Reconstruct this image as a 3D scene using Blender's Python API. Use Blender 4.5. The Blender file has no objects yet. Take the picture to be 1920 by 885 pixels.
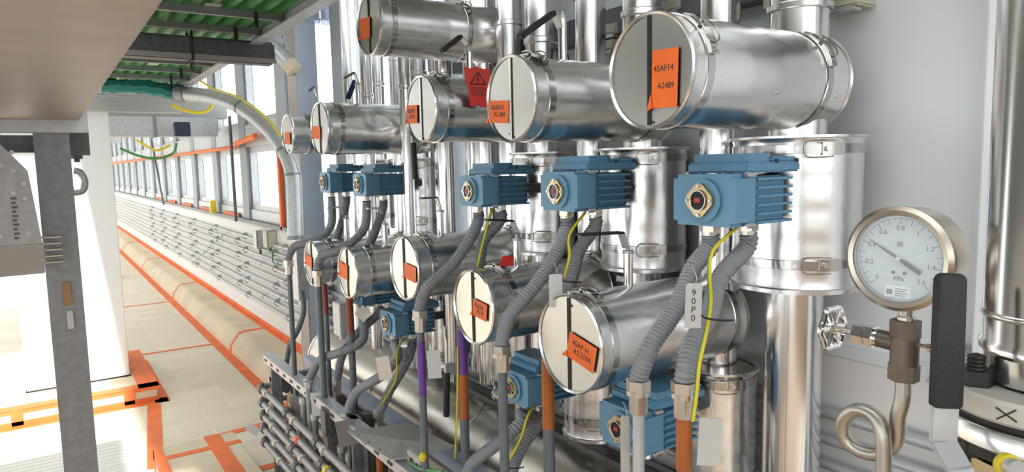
import bpy, bmesh, math, random
from mathutils import Vector, Matrix
random.seed(7)
PI = math.pi
C = bpy.context.scene.collection
sc = bpy.context.scene

# ------------------------------------------------------------------ camera
# world: X towards the window wall, Y along the corridor, Z up
yaw, pit, rol, FPX, H = 0.59735556, 0.10413556, -0.02196425, 1288.4, 1.75
cF = Vector((math.sin(yaw)*math.cos(pit), math.cos(yaw)*math.cos(pit), -math.sin(pit)))
r0 = Vector((math.cos(yaw), -math.sin(yaw), 0)); u0 = r0.cross(cF)
cR = math.cos(rol)*r0 + math.sin(rol)*u0
cU = -math.sin(rol)*r0 + math.cos(rol)*u0
cam = bpy.data.cameras.new('camera'); camo = bpy.data.objects.new('camera', cam); C.objects.link(camo)
cam.sensor_width = 36; cam.lens = FPX/1920*36; cam.clip_start = .02; cam.clip_end = 300
camo.matrix_world = Matrix(((cR.x, cU.x, -cF.x, 0), (cR.y, cU.y, -cF.y, 0), (cR.z, cU.z, -cF.z, H), (0, 0, 0, 1)))
sc.camera = camo
cam.dof.use_dof = False

# ------------------------------------------------------------------ world and light
w = bpy.data.worlds.new('sky'); sc.world = w; w.use_nodes = True
bgn = w.node_tree.nodes['Background']; bgn.inputs[0].default_value = (.93, .97, 1, 1); bgn.inputs[1].default_value = 2.5
sun = bpy.data.lights.new('sun', 'SUN'); sun.energy = 8.0; sun.angle = math.radians(2); sun.color = (1, .95, .86)
suno = bpy.data.objects.new('sun', sun); C.objects.link(suno)
suno.rotation_euler = Vector((.06, .74, -.67)).to_track_quat('-Z', 'Y').to_euler()
def area(name, loc, rot, sx, sy, e, col=(1, 1, 1)):
    l = bpy.data.lights.new(name, 'AREA'); l.shape = 'RECTANGLE'; l.size = sx; l.size_y = sy; l.energy = e; l.color = col
    o = bpy.data.objects.new(name, l); C.objects.link(o); o.location = loc; o.rotation_euler = rot; return o
vs = sc.view_settings; vs.view_transform = 'Standard'; vs.look = 'None'; vs.gamma = 1; vs.use_curve_mapping = False
vs.exposure = 0.12
sc.cycles.max_bounces = 8; sc.cycles.glossy_bounces = 5; sc.cycles.diffuse_bounces = 4; sc.cycles.transparent_max_bounces = 12
sc.cycles.caustics_reflective = False; sc.cycles.caustics_refractive = False
sc.cycles.sample_clamp_indirect = 6

# ------------------------------------------------------------------ pixel ray used to measure places in the room
def at(px, py, x=None, y=None, z=None, d=None):
    v = cF + cR*((px-960)/FPX) - cU*((py-442.5)/FPX)
    t = x/v.x if x is not None else y/v.y if y is not None else (z-H)/v.z if z is not None else d
    return Vector((v.x*t, v.y*t, v.z*t + H))

# ------------------------------------------------------------------ materials
def mat(name, col, rough=.5, metal=0.0, noise=0.0, nscale=20, bump=0.0, bscale=30, stretch=None, spec=None, rnoise=0.0, col2=None, voro=False):
    m = bpy.data.materials.new(name); m.use_nodes = True; nt = m.node_tree
    b = nt.nodes['Principled BSDF']
    b.inputs['Base Color'].default_value = (*col, 1); b.inputs['Roughness'].default_value = rough; b.inputs['Metallic'].default_value = metal
    if spec is not None: b.inputs['Specular IOR Level'].default_value = spec
    if noise or bump or rnoise:
        tc = nt.nodes.new('ShaderNodeTexCoord'); mp = nt.nodes.new('ShaderNodeMapping')
        nt.links.new(tc.outputs['Object'], mp.inputs[0])
        if stretch: mp.inputs['Scale'].default_value = stretch
    if noise:
        if voro:
            n = nt.nodes.new('ShaderNodeTexVoronoi'); n.inputs['Scale'].default_value = nscale; out = n.outputs['Color']
            n2 = nt.nodes.new('ShaderNodeSeparateColor'); nt.links.new(out, n2.inputs[0]); fac = n2.outputs[0]
        else:
            n = nt.nodes.new('ShaderNodeTexNoise'); n.inputs['Scale'].default_value = nscale; n.inputs['Detail'].default_value = 5; fac = n.outputs['Fac']
        nt.links.new(mp.outputs[0], n.inputs['Vector'])
        mx = nt.nodes.new('ShaderNodeMix'); mx.data_type = 'RGBA'
        c2 = col2 or tuple(max(0, c*(1-noise)) for c in col)
        mx.inputs[6].default_value = (*c2, 1); mx.inputs[7].default_value = (*[min(1, c*(1+noise*.4)) for c in col], 1)
        if not voro:
            rp = nt.nodes.new('ShaderNodeMapRange'); rp.inputs[1].default_value = .35; rp.inputs[2].default_value = .65
            nt.links.new(fac, rp.inputs[0]); fac = rp.outputs[0]
        nt.links.new(fac, mx.inputs[0]); nt.links.new(mx.outputs[2], b.inputs['Base Color'])
    if rnoise:
        n = nt.nodes.new('ShaderNodeTexNoise'); n.inputs['Scale'].default_value = 9; n.inputs['Detail'].default_value = 4
        nt.links.new(mp.outputs[0], n.inputs['Vector'])
        r = nt.nodes.new('ShaderNodeMapRange'); r.inputs[1].default_value = .3; r.inputs[2].default_value = .7
        r.inputs[3].default_value = max(.02, rough-rnoise); r.inputs[4].default_value = rough+rnoise
        nt.links.new(n.outputs['Fac'], r.inputs[0]); nt.links.new(r.outputs[0], b.inputs['Roughness'])
    if bump:
        n = nt.nodes.new('ShaderNodeTexNoise'); n.inputs['Scale'].default_value = bscale; n.inputs['Detail'].default_value = 3
        nt.links.new(mp.outputs[0], n.inputs['Vector'])
        bp = nt.nodes.new('ShaderNodeBump'); bp.inputs['Strength'].default_value = bump; bp.inputs['Distance'].default_value = .01
        nt.links.new(n.outputs['Fac'], bp.inputs['Height']); nt.links.new(bp.outputs[0], b.inputs['Normal'])
    return m
M = {}
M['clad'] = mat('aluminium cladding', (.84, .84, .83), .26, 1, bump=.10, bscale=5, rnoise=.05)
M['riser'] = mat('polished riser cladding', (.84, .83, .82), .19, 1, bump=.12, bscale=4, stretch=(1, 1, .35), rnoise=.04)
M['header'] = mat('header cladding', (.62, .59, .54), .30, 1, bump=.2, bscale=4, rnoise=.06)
M['disc'] = mat('jacket end sheet', (.72, .70, .65), .30, 1.0, noise=.06, nscale=6)
M['rim'] = mat('rolled rim', (.78, .78, .77), .25, 1)
M['band'] = mat('stainless strap', (.55, .55, .54), .16, 1)
M['latch'] = mat('latch steel', (.48, .46, .43), .22, 1)
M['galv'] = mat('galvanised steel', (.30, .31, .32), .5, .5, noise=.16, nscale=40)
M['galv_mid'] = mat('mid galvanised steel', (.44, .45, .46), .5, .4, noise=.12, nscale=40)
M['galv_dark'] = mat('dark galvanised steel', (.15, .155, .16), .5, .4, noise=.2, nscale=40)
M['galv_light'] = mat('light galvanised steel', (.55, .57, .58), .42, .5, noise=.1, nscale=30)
M['duct'] = mat('brown grey duct sheet', (.40, .375, .345), .45, .3, noise=.07, nscale=3, stretch=(.4, 3, 1), bump=.15, bscale=6)
M['blue'] = mat('blue enamel', (.135, .31, .46), .38, 0, bump=.06, bscale=180)
M['bluedark'] = mat('blue enamel lid', (.12, .29, .44), .4, 0, bump=.06, bscale=180)
M['brass'] = mat('nickel brass', (.60, .56, .49), .3, 1)
M['bronze'] = mat('dark bronze casting', (.17, .14, .11), .45, .7, bump=.04, bscale=200)
M['screw'] = mat('screw steel', (.6, .6, .6), .25, 1)
M['glassdark'] = mat('indicator window', (.03, .03, .035), .08)
M['red'] = mat('red indicator', (.55, .05, .04), .5)
M['flex'] = mat('grey flexible conduit', (.30, .31, .325), .45, 0, noise=.12, nscale=8)
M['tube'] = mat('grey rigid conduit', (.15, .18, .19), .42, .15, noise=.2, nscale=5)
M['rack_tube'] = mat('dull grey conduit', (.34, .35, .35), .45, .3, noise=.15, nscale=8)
M['tube_light'] = mat('zinc rigid conduit', (.58, .60, .61), .4, .3, noise=.1, nscale=8)
M['purple'] = mat('purple band paint', (.16, .06, .33), .45)
M['orange'] = mat('orange band paint', (.46, .13, .025), .4, noise=.12, nscale=9)
M['rust'] = mat('red brown band paint', (.28, .06, .03), .45)
M['yellow'] = mat('earth wire yellow', (.85, .66, .03), .45)
M['green'] = mat('earth wire green', (.06, .30, .08), .45)
M['black'] = mat('black rubber', (.015, .015, .017), .55, bump=.1, bscale=300)
M['blackm'] = mat('black steel', (.03, .028, .028), .45, .3)
M['tape'] = mat('orange tape', (.90, .17, .03), .5, noise=.10, nscale=9, spec=.3)
M['floortape'] = mat('orange floor tape', (.92, .20, .05), .6, noise=.15, nscale=5)
M['ink'] = mat('black ink', (.02, .02, .02), .6)
M['redcloth'] = mat('red warning tag', (.75, .04, .03), .5)
M['white'] = mat('white painted wall', (.88, .86, .83), .65)
M['panel'] = mat('pale grey wall panel', (.84, .87, .88), .6, noise=.03, nscale=2)
M['column'] = mat('white cladding board', (.86, .86, .84), .5)
M['cream'] = mat('cream plastic', (.62, .62, .48), .5)
M['card'] = mat('cardboard wrap', (.74, .62, .45), .75, noise=.12, nscale=3, bump=.3, bscale=5)
M['bluecol'] = mat('blue grey painted steel', (.42, .49, .60), .5, noise=.05, nscale=3)
M['steelgrey'] = mat('grey window steel', (.34, .37, .39), .5, .2)
M['sill'] = mat('dark sill', (.22, .25, .25), .5, .2)
M['ceil'] = mat('grey ceiling', (.60, .60, .58), .8)
M['beam'] = mat('pale structural steel', (.50, .50, .49), .6, noise=.12, nscale=3)
M['darkbeam'] = mat('dark purple grey steel', (.16, .155, .17), .5)
M['gauge_rim'] = mat('gauge steel', (.50, .45, .38), .25, 1)
M['dial'] = mat('dial white', (.60, .64, .64), .5)
M['syphon'] = mat('dull steel pipe', (.52, .49, .44), .36, .85, noise=.1, nscale=20)
M['chrome'] = mat('chrome', (.8, .8, .8), .1, 1)
M['flangepaint'] = mat('cream flange coating', (.60, .57, .51), .45, .1, noise=.1, nscale=15)
M['tagm'] = mat('pale metal tag', (.62, .63, .62), .5, .3)
M['tagdark'] = mat('dark metal tag', (.22, .2, .2), .5, .3)
M['plate'] = mat('brushed sheet', (.62, .61, .58), .38, .8, bump=.15, bscale=4)
M['bluecable'] = mat('blue cable', (.02, .10, .5), .4)
M['teal'] = mat('teal netting', (.03, .22, .20), .6)

def floor_mat():
    m = mat('paper floor tiles', (.6, .55, .45), .6); nt = m.node_tree; b = nt.nodes['Principled BSDF']
    tc = nt.nodes.new('ShaderNodeTexCoord'); br = nt.nodes.new('ShaderNodeTexBrick')
    br.inputs['Color1'].default_value = (.84, .75, .60, 1); br.inputs['Color2'].default_value = (.77, .67, .52, 1); br.inputs['Mortar'].default_value = (.86, .80, .68, 1)
    br.inputs['Scale'].default_value = 1; br.inputs['Mortar Size'].default_value = .006; br.inputs['Brick Width'].default_value = .42; br.inputs['Row Height'].default_value = .19
    nt.links.new(tc.outputs['Object'], br.inputs[0])
    nt.links.new(br.outputs['Color'], b.inputs['Base Color']); return m
M['floor'] = floor_mat()
def wave_mat(name, c1, c2, scale, rough, direction='X', metal=0):
    m = mat(name, c1, rough, metal); nt = m.node_tree; b = nt.nodes['Principled BSDF']
    tc = nt.nodes.new('ShaderNodeTexCoord'); n = nt.nodes.new('ShaderNodeTexNoise'); n.inputs['Scale'].default_value = scale
    mx = nt.nodes.new('ShaderNodeMix'); mx.data_type = 'RGBA'; mx.inputs[6].default_value = (*c1, 1); mx.inputs[7].default_value = (*c2, 1)
    nt.links.new(tc.outputs['Object'], n.inputs['Vector']); nt.links.new(n.outputs['Fac'], mx.inputs[0]); nt.links.new(mx.outputs[2], b.inputs['Base Color']); return m
M['deck'] = wave_mat('green coated decking', (.015, .13, .04), (.10, .36, .09), 9, .35)
M['board'] = wave_mat('white corrugated board', (.74, .72, .66), (.82, .80, .76), 3, .6)
def glass_mat():
    m = bpy.data.materials.new('window glass'); m.use_nodes = True; nt = m.node_tree; nt.nodes.clear()
    o = nt.nodes.new('ShaderNodeOutputMaterial'); mx = nt.nodes.new('ShaderNodeMixShader'); t = nt.nodes.new('ShaderNodeBsdfTransparent'); g = nt.nodes.new('ShaderNodeBsdfGlossy')
    t.inputs[0].default_value = (.96, .98, .98, 1); g.inputs['Roughness'].default_value = .02; mx.inputs[0].default_value = .06
    nt.links.new(t.outputs[0], mx.inputs[1]); nt.links.new(g.outputs[0], mx.inputs[2]); nt.links.new(mx.outputs[0], o.inputs[0]); return m
M['glass'] = glass_mat()

# ------------------------------------------------------------------ mesh building
class MB:
    def __init__(s): s.v = []; s.f = []
    def add(s, vs, fs, mx=None):
        o = len(s.v)
        s.v += [(mx @ Vector(v)) if mx else Vector(v) for v in vs]
        s.f += [[i+o for i in f] for f in fs]; return s
    def box(s, x0, x1, y0, y1, z0, z1, bev=0, mx=None):
        if bev <= 0:
            vs = [(x, y, z) for x in (x0, x1) for y in (y0, y1) for z in (z0, z1)]
            return s.add(vs, [(0, 1, 3, 2), (4, 6, 7, 5), (0, 4, 5, 1), (2, 3, 7, 6), (0, 2, 6, 4), (1, 5, 7, 3)], mx)
        bm = bmesh.new(); bmesh.ops.create_cube(bm, size=1)
        for v in bm.verts:
            v.co = Vector(((x0+x1)/2+v.co.x*(x1-x0), (y0+y1)/2+v.co.y*(y1-y0), (z0+z1)/2+v.co.z*(z1-z0)))
        bmesh.ops.bevel(bm, geom=bm.edges[:], offset=min(bev, .45*min(x1-x0, y1-y0, z1-z0)), segments=2, affect='EDGES')
        bm.verts.index_update()
        s.add([v.co.copy() for v in bm.verts], [[v.index for v in f.verts] for f in bm.faces], mx); bm.free(); return s
    def lathe(s, prof, n=32, mx=None, a0=0, a1=2*PI):
        full = abs(a1-a0-2*PI) < 1e-6; k = n if full else n+1
        vs = []; fs = []
        for i in range(k):
            a = a0+(a1-a0)*i/n
            for r, z in prof: vs.append((r*math.cos(a), r*math.sin(a), z))
        m = len(prof)
        for i in range(n):
            j = (i+1) % k
            for q in range(m-1): fs.append((i*m+q, j*m+q, j*m+q+1, i*m+q+1))
        return s.add(vs, fs, mx)
    def cyl(s, a, b, r, n=16, r2=None):
        a = Vector(a); b = Vector(b); d = b-a; L = d.length
        q = d.to_track_quat('Z', 'Y').to_matrix().to_4x4(); q.translation = a
        r2 = r if r2 is None else r2
        return s.lathe([(0, 0), (r, 0), (r2, L), (0, L)], n, q)
    def prism(s, poly, z0, z1, mx=None):
        n = len(poly)
        vs = [(x, y, z0) for x, y in poly]+[(x, y, z1) for x, y in poly]
        fs = [list(range(n))[::-1], list(range(n, 2*n))]+[(i, (i+1) % n, n+(i+1) % n, n+i) for i in range(n)]
        return s.add(vs, fs, mx)
    def tube(s, pts, r, n=10, ribs=0, rib=.0, cap=True, step=.03, smooth=True):
        P = spline(pts, step) if smooth and len(pts) > 2 else [Vector(p) for p in pts]
        if ribs:
            P = resample(P, 1/(ribs*2.0))
        rings = []; up = None
        for i, p in enumerate(P):
            t = (P[min(i+1, len(P)-1)]-P[max(i-1, 0)]).normalized()
            if up is None:
                up = t.orthogonal().normalized()
            up = (up - t*up.dot(t)).normalized(); bi = t.cross(up)
            rr = r*(1+rib*(1 if i % 2 else -1)) if ribs else r
            rings.append([p+rr*(math.cos(2*PI*k/n)*up+math.sin(2*PI*k/n)*bi) for k in range(n)])
        vs = [v for R_ in rings for v in R_]; fs = []
        for i in range(len(rings)-1):
            for k in range(n):
                fs.append((i*n+k, i*n+(k+1) % n, (i+1)*n+(k+1) % n, (i+1)*n+k))
        if cap:
            fs.append(list(range(n))[::-1]); fs.append([(len(rings)-1)*n+k for k in range(n)])
        return s.add(vs, fs)
    def build(s, name, m, parent=None, smooth=True, ang=38):
        me = bpy.data.meshes.new(name); me.from_pydata([tuple(v) for v in s.v], [], s.f); me.materials.append(m)
        bm = bmesh.new(); bm.from_mesh(me); bmesh.ops.recalc_face_normals(bm, faces=bm.faces[:]); bm.to_mesh(me); bm.free()
        me.update()
        if smooth:
            me.polygons.foreach_set('use_smooth', [True]*len(me.polygons)); me.set_sharp_from_angle(angle=math.radians(ang))
        o = bpy.data.objects.new(name, me); C.objects.link(o)
        if parent is not None: o.parent = parent
        return o
def spline(pts, step=.03):
    P = [Vector(p) for p in pts]; Q = [P[0]*2-P[1]]+P+[P[-1]*2-P[-2]]; out = []
    for i in range(1, len(Q)-2):
        a, b, c, d = Q[i-1:i+3]; n = max(2, int((c-b).length/step))
        for k in range(n):
            t = k/n
            out.append(.5*((2*b)+(c-a)*t+(2*a-5*b+4*c-d)*t*t+(3*b-a-3*c+d)*t**3))
    out.append(P[-1]); return out
def resample(P, step):
    out = [P[0]]; acc = 0
    for a, b in zip(P, P[1:]):
        L = (b-a).length
        if L == 0: continue
        t = step-acc
        while t <= L:
            out.append(a.lerp(b, t/L)); t += step
        acc = (acc+L) % step
    return out if len(out) > 2 else P
def tag(o, label=None, cat=None, group=None, kind=None):
    if label: o['label'] = label
    if cat: o['category'] = cat
    if group: o['group'] = group
    if kind: o['kind'] = kind
    return o
def empty(name, loc=(0, 0, 0), label=None, cat=None, group=None, kind=None, mx=None):
    o = bpy.data.objects.new(name, None); C.objects.link(o); o.empty_display_size = .05
    if mx is not None: o.matrix_world = mx
    else: o.location = loc
    return tag(o, label, cat, group, kind)
def dup(o, parent=None):
    c = o.copy(); C.objects.link(c)
    if parent is not None: c.parent = parent
    for ch in list(o.children): dup(ch, c)
    return c
def text(s, name, size, m, parent, mx, align='CENTER', thick=.0003, ls=1.0):
    cu = bpy.data.curves.new(name, 'FONT'); cu.body = s; cu.size = size; cu.align_x = align; cu.align_y = 'CENTER'; cu.extrude = thick; cu.space_line = ls
    cu.resolution_u = 3
    t = bpy.data.objects.new(name, cu); C.objects.link(t)
    dg = bpy.context.evaluated_depsgraph_get(); me = bpy.data.meshes.new_from_object(t.evaluated_get(dg))
    bpy.data.objects.remove(t); me.transform(mx); me.materials.clear(); me.materials.append(m)
    o = bpy.data.objects.new(name, me); C.objects.link(o); o.parent = parent; return o
def cols(a, b, c, t=(0, 0, 0)):
    return Matrix(((a[0], b[0], c[0], t[0]), (a[1], b[1], c[1], t[1]), (a[2], b[2], c[2], t[2]), (0, 0, 0, 1)))
def sbox(name, x0, x1, y0, y1, z0, z1, m, kind='structure', parent=None, bev=0):
    o = MB().box(x0, x1, y0, y1, z0, z1, bev).build(name, m, parent, smooth=bev > 0)
    if kind and parent is None: o['kind'] = kind
    return o

# ================================================================== THE ROOM
WX = 1.75
ZS, ZB, ZC = 1.26, 2.19, 3.25
Y0, Y1 = -4.0, 62.0
sbox('floor', -4.2, 2.2, Y0, Y1, -.1, 0, M['floor'])
sbox('ceiling', .25, 2.2, Y0, 4.67, ZC, ZC+.1, M['ceil'])      # unseen roof opening added to the left of it to let sun in
sbox('ceiling_rear', -4.2, 2.2, 4.67, 7.2, ZC, ZC+.1, M['ceil'])
sbox('ceiling_far', -.5, 2.2, 7.2, Y1, ZC, ZC+.1, M['ceil'])      # more unseen roof openings added to its left to brighten the corridor
sbox('ceiling_left', -4.2, -2.3, Y0, 4.67, ZC, ZC+.1, M['ceil'])
sbox('wall_right', WX, WX+.14, Y0, Y1, 0, ZS-.04, M['white'])
sbox('wall_right_panel', WX, WX+.1, -.9, 2.95, ZS-.04, ZB+.3, M['panel'])
sbox('wall_back', -4.2, 2.2, Y0-.1, Y0, 0, 1.5, mat('unseen brown wall', (.42, .30, .21), .7))  # unseen; brown set for warm riser reflections, left open above for light
sbox('wall_left', -4.3, -4.2, Y0, Y1, 0, .5, M['white'])
sbox('wall_left_upper', -4.3, -4.2, 1.2, Y1, 1.7, ZC, mat('grey brown wall', (.13, .12, .11), .8))  # unseen; kept dark for jacket face reflections, gap below added for daylight
sbox('trim_1', WX-.05, WX+.05, 2.96, Y1, ZS-.045, ZS-.012, M['sill'])
sbox('trim_0', WX-.008, WX+.05, -.9, 2.95, ZS-.045, ZS-.012, M['panel'])            # the sill ledge
sbox('trim_2', WX-.01, WX+.10, 6.0, Y1, 1.98, 2.20, M['galv_light'])            # band above the strip windows
sbox('trim_3', WX-.09, WX, .43, .655, 0, ZC, M['panel'], bev=.004)                # boxed pier beside the big right pipe
t = sbox('trim_4', WX-.07, WX, -.9, 2.95, ZB, ZB+.09, M['darkbeam'])              # dark rail at the top of the panel
# posts of the window wall
for k in range(-6, 38):
    y = 6.0+1.42*k
    if -.9 < y < 2.9: continue
    lo = ZS-.012
    sbox('trim_%d' % (k+20), WX-.015, WX+.1, y-.1, y+.16, lo, ZC, M['steelgrey'])
sbox('floor_added_dark', -4.2, 2.2, Y0, 2.6, 0, .004, mat('unseen dark brown floor', (.22, .16, .11), .6))  # unseen dark sheet added over the near floor to darken header reflections
# strip windows
def window(n, y0, y1, z0, z1, panes=1, lowpanel=True):
    e = empty('window_%d' % n, (WX+.05, (y0+y1)/2, z0), kind='structure')
    h = z1-z0; L = y1-y0; f = MB()
    f.box(-.03, .03, -L/2, L/2, 0, .05).box(-.03, .03, -L/2, L/2, h-.06, h)
    f.box(-.03, .03, -L/2, -L/2+.04, .05, h-.06).box(-.03, .03, L/2-.04, L/2, .05, h-.06)
    f.build('window_frame', M['galv_light'], e, smooth=False)
    MB().box(-.004, .004, -L/2+.03, L/2-.03, .04, h-.05).build('window_pane', M['glass'], e, smooth=False)
    if lowpanel:
        MB().box(-.05, -.02, -L/2, L/2, -.1, 0).build('sill_panel', M['galv_light'], e, smooth=False)
    return e
n = 0
wf = None
for k in range(0, 38):
    n += 1; y = 6.0+1.42*k+.16
    if wf is None:
        wf = window(n, y, y+1.16, 1.35, 1.98)
    else:
        c = dup(wf); c.name = 'window_%d' % n; c.location.y = y+.58
wt = window(n+1, 4.74, 5.9, 1.25, ZC, lowpanel=False)
for y in (3.32, -1.1-.0, -2.52, -3.94):
    n += 1
    if y > 0 or y < -1.0:
        c = dup(wt); c.name = 'window_%d' % (n+1); c.location.y = y+.58
n += 2
# clerestory: long panes above the band, all the way along
wc = window(n, 6.16, 7.32, 2.20, ZC, lowpanel=False)
for k in range(1, 37):
    n += 1; c = dup(wc); c.name = 'window_%d' % n; c.location.y = 6.74+1.42*k
wq = window(n+1, -.9, .95, ZB+.3, ZC, lowpanel=False)
sbox('wall_right_top', WX, WX+.1, .95, 2.95, ZB+.3, ZC, M['panel'])

# ================================================================== KERB, WALL CONDUITS
kb = empty('wrapped_kerb', (0, 0, 0), 'long kerb along the foot of the window wall, wrapped in beige cardboard', 'kerb')
prof = [(1.385, 0), (1.395, .07), (1.47, .17), (1.52, .185), (1.749, .19), (1.749, 0)]
mk = Matrix(((1, 0, 0, 0), (0, 0, 1, 0), (0, 1, 0, 0), (0, 0, 0, 1)))
MB().prism(prof, 5.1, 60, mk).build('cardboard_cover', M['card'], kb, smooth=True)
m = MB().box(1.30, 1.388, 4.3, 60, 0, .004).build('edge_tape', M['floortape'], kb)
m = MB()
m.box(1.70, 1.7485, 5.1, 60, .188, .196); m.box(1.742, 1.7485, 5.1, 60, .19, .235)
m.build('edge_tape', M['floortape'], kb)
def kerb_strip(y, wd=.05):
    o_ = [(x-.002 if x < 1.5 else x, z+.003) for x, z in prof[:5]]
    mb = MB(); mb.prism([(1.378, 0), (1.39, .073), (1.467, .174), (1.52, .19), (1.748, .195), (1.748, .188), (1.52, .184), (1.47, .168), (1.398, .07), (1.388, 0)], y, y+wd, mk)
    mb.build('joint_tape', M['floortape'], kb)
for y in (6.9, 10.4, 13.9, 17.5): kerb_strip(y)

CZ = [1.06, .985, .915, .835, .755, .675, .595, .515, .435]
ORD = ['topmost', 'second', 'third', 'fourth', 'middle', 'sixth', 'seventh', 'eighth', 'lowest']
for i, z in enumerate(CZ):
    e = empty('wall_conduit', (WX-.035, 0, z), '%s of the nine parallel zinc conduits along the white wall under the windows' % ORD[i], 'conduit', 'conduits along the window wall')
    MB().cyl((0, -.5, 0), (0, 46, 0), .0135 if i % 3 else .016, 10).build('conduit_tube', M['tube_light'], e)
    for y in [.62, 1.9]+[3.2+1.45*q+(i % 2)*.35 for q in range(9)]:
        mb = MB().box(.004, .035, y-.014, y+.014, -.034, .034, .002).cyl((0, y-.012, 0), (0, y+.012, 0), .02, 10)
        mb.cyl((-.004, y, .026), (.03, y, .026), .008, 8).cyl((-.004, y, -.026), (.03, y, -.026), .008, 8)
        mb.build('saddle_clamp', M['galv_light'], e)
    for y in [5.1+.6*(i % 4), 8.3+.3*i]:
        MB().cyl((0, y-.05, 0), (0, y+.05, 0), .021, 10).build('coupling', M['galv_light'], e)

# junction boxes on the wall near the grey steel column
for (px, py, sx, sz, mm, lb) in [(497, 448, .10, .17, 'galv_light', 'grey metal junction box on the white wall left of the big grey conduit'),
                                (516, 447, .12, .15, 'cream', 'cream plastic junction box on the wall beside the big grey conduit')]:
    p = at(px, py, x=WX)
    e = empty('junction_box', (WX-.045, p.y, p.z), lb, 'junction box')
    MB().box(-.04, .045, -sx/2, sx/2, -sz/2, sz/2, .006).build('housing', M[mm], e)
    MB().box(-.05, -.04, -sx/2-.004, sx/2+.004, -sz/2-.004, sz/2+.004, .003).build('cover', M[mm], e)
    MB().cyl((0, .02, -sz/2), (0, .02, -sz/2-.06), .013, 10).build('cable_gland', M['green' if mm == 'cream' else 'galv_dark'], e)
p = at(530, 480, x=WX)
tag(MB().tube([(WX-.05, 6.4, 1.0), (WX-.07, 6.35, .93), (WX-.07, 6.25, .9), (WX-.05, 6.1, .91)], .006).build('green_wire', M['green']), 'thin green wire looping below the wall junction boxes', 'wire')

# ================================================================== FLOOR THINGS
cx0, cx1, cy0 = -.21, .468, 6.21
col = empty('white_column', (.13, cy0+.34, .12), 'tall square white clad column standing on a cardboard wrapped plinth', 'column')
MB().box(-.34, .34, -.34, .34, 0, ZC-.12, .006).build('cladding', M['column'], col)
MB().box(-.345, .345, -.345, .345, 0, .012).build('base_joint', M['blackm'], col)
pl = empty('column_plinth', (.13, 6.45, 0), 'low plinth wrapped in cardboard and orange tape under the white column', 'plinth')
MB().box(-.62, .49, -.64, .62, 0, .12, .01).build('cardboard_cover', M['card'], pl)
mb = MB(); mb.box(-.63, .50, -.65, -.55, .118, .124).box(.36, .50, -.65, .63, .118, .124); mb.box(-.63, .50, -.645, -.64, .09, .122)
mb.build('edge_tape', M['floortape'], pl)
mb = MB(); mb.box(-.65, .55, -.72, -.62, 0, .006).box(.46, .56, -.72, .66, 0, .006).box(.485, .495, -.64, .62, 0, .05).box(-.62, .49, -.648, -.638, 0, .035)
mb.build('base_tape', M['floortape'], pl)
MB().box(.26, .33, -.648, -.635, 0, .123).box(-.43, -.36, -.648, -.635, 0, .123).build('corner_tape', M['floortape'], pl)

sb = empty('wrapped_step', (.42, 4.37, 0), 'low step wrapped in cardboard and orange tape in the foreground floor', 'step')
MB().box(0, .44, -1.6, 0, 0, .15, .008).build('cardboard_cover', M['card'], sb)
mb = MB(); mb.box(0, .04, -1.6, .002, .149, .154).box(.27, .36, -1.6, .003, .149, .154).box(0, .44, -.22, -.17, .149, .1545)
mb.box(-.004, .002, -.05, .003, 0, .152).box(-.004, 0, -1.6, 0, .09, .15).box(.27, .36, 0, .005, 0, .154)
mb.build('edge_tape', M['floortape'], sb)
bd = empty('floor_boards', (0, 0, 0), 'white corrugated protection sheets covering the floor left of the step', 'floor sheet')
mb = MB()
for k in range(5):
    mb.box(-1.4, .38-.001*k, 5.62-.52*(k+1)+.005, 5.62-.52*k-.005, .001, .012, .003)
mb.build('sheet_board', M['board'], bd)
mb = MB()
for k in range(44): mb.box(-1.4, .38, 3.05+.058*k, 3.05+.058*k+.02, .011, .0145)
mb.build('corrugation', M['board'], bd)
def floor_tape(pts, wd, lb):
    mb = MB(); 
    for (a, b) in zip(pts, pts[1:]):
        a = Vector((*a, 0)); b = Vector((*b, 0)); d = (b-a).normalized(); nn = Vector((-d.y, d.x, 0))*wd/2
        mb.add([a-nn+Vector((0, 0, .001)), a+nn+Vector((0, 0, .001)), b+nn+Vector((0, 0, .001)), b-nn+Vector((0, 0, .001)), a-nn+Vector((0, 0, .004)), a+nn+Vector((0, 0, .004)), b+nn+Vector((0, 0, .004)), b-nn+Vector((0, 0, .004))],
               [(0, 1, 2, 3), (7, 6, 5, 4), (0, 4, 5, 1), (1, 5, 6, 2), (2, 6, 7, 3), (3, 7, 4, 0)])
    tag(mb.build('floor_tape', M['floortape']), lb, 'tape')
floor_tape([(.60, 7.38), (1.30, 7.37)], .045, 'thin orange tape line crossing the floor nearest behind the white column')
floor_tape([(.60, 10.2), (1.30, 10.2)], .04, 'thin orange tape line crossing the floor far behind the white column')
floor_tape([(.62, 6.1), (.43, 4.45)], .09, 'wide orange tape running along the floor from column plinth to the step')
floor_tape([(.87, 4.05), (1.3, 4.08)], .07, 'orange tape on the floor around the foot of the conduit rack')
floor_tape([(.80, 4.74), (1.38, 4.80)], .07, 'orange tape across the floor just behind the wrapped step')
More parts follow.
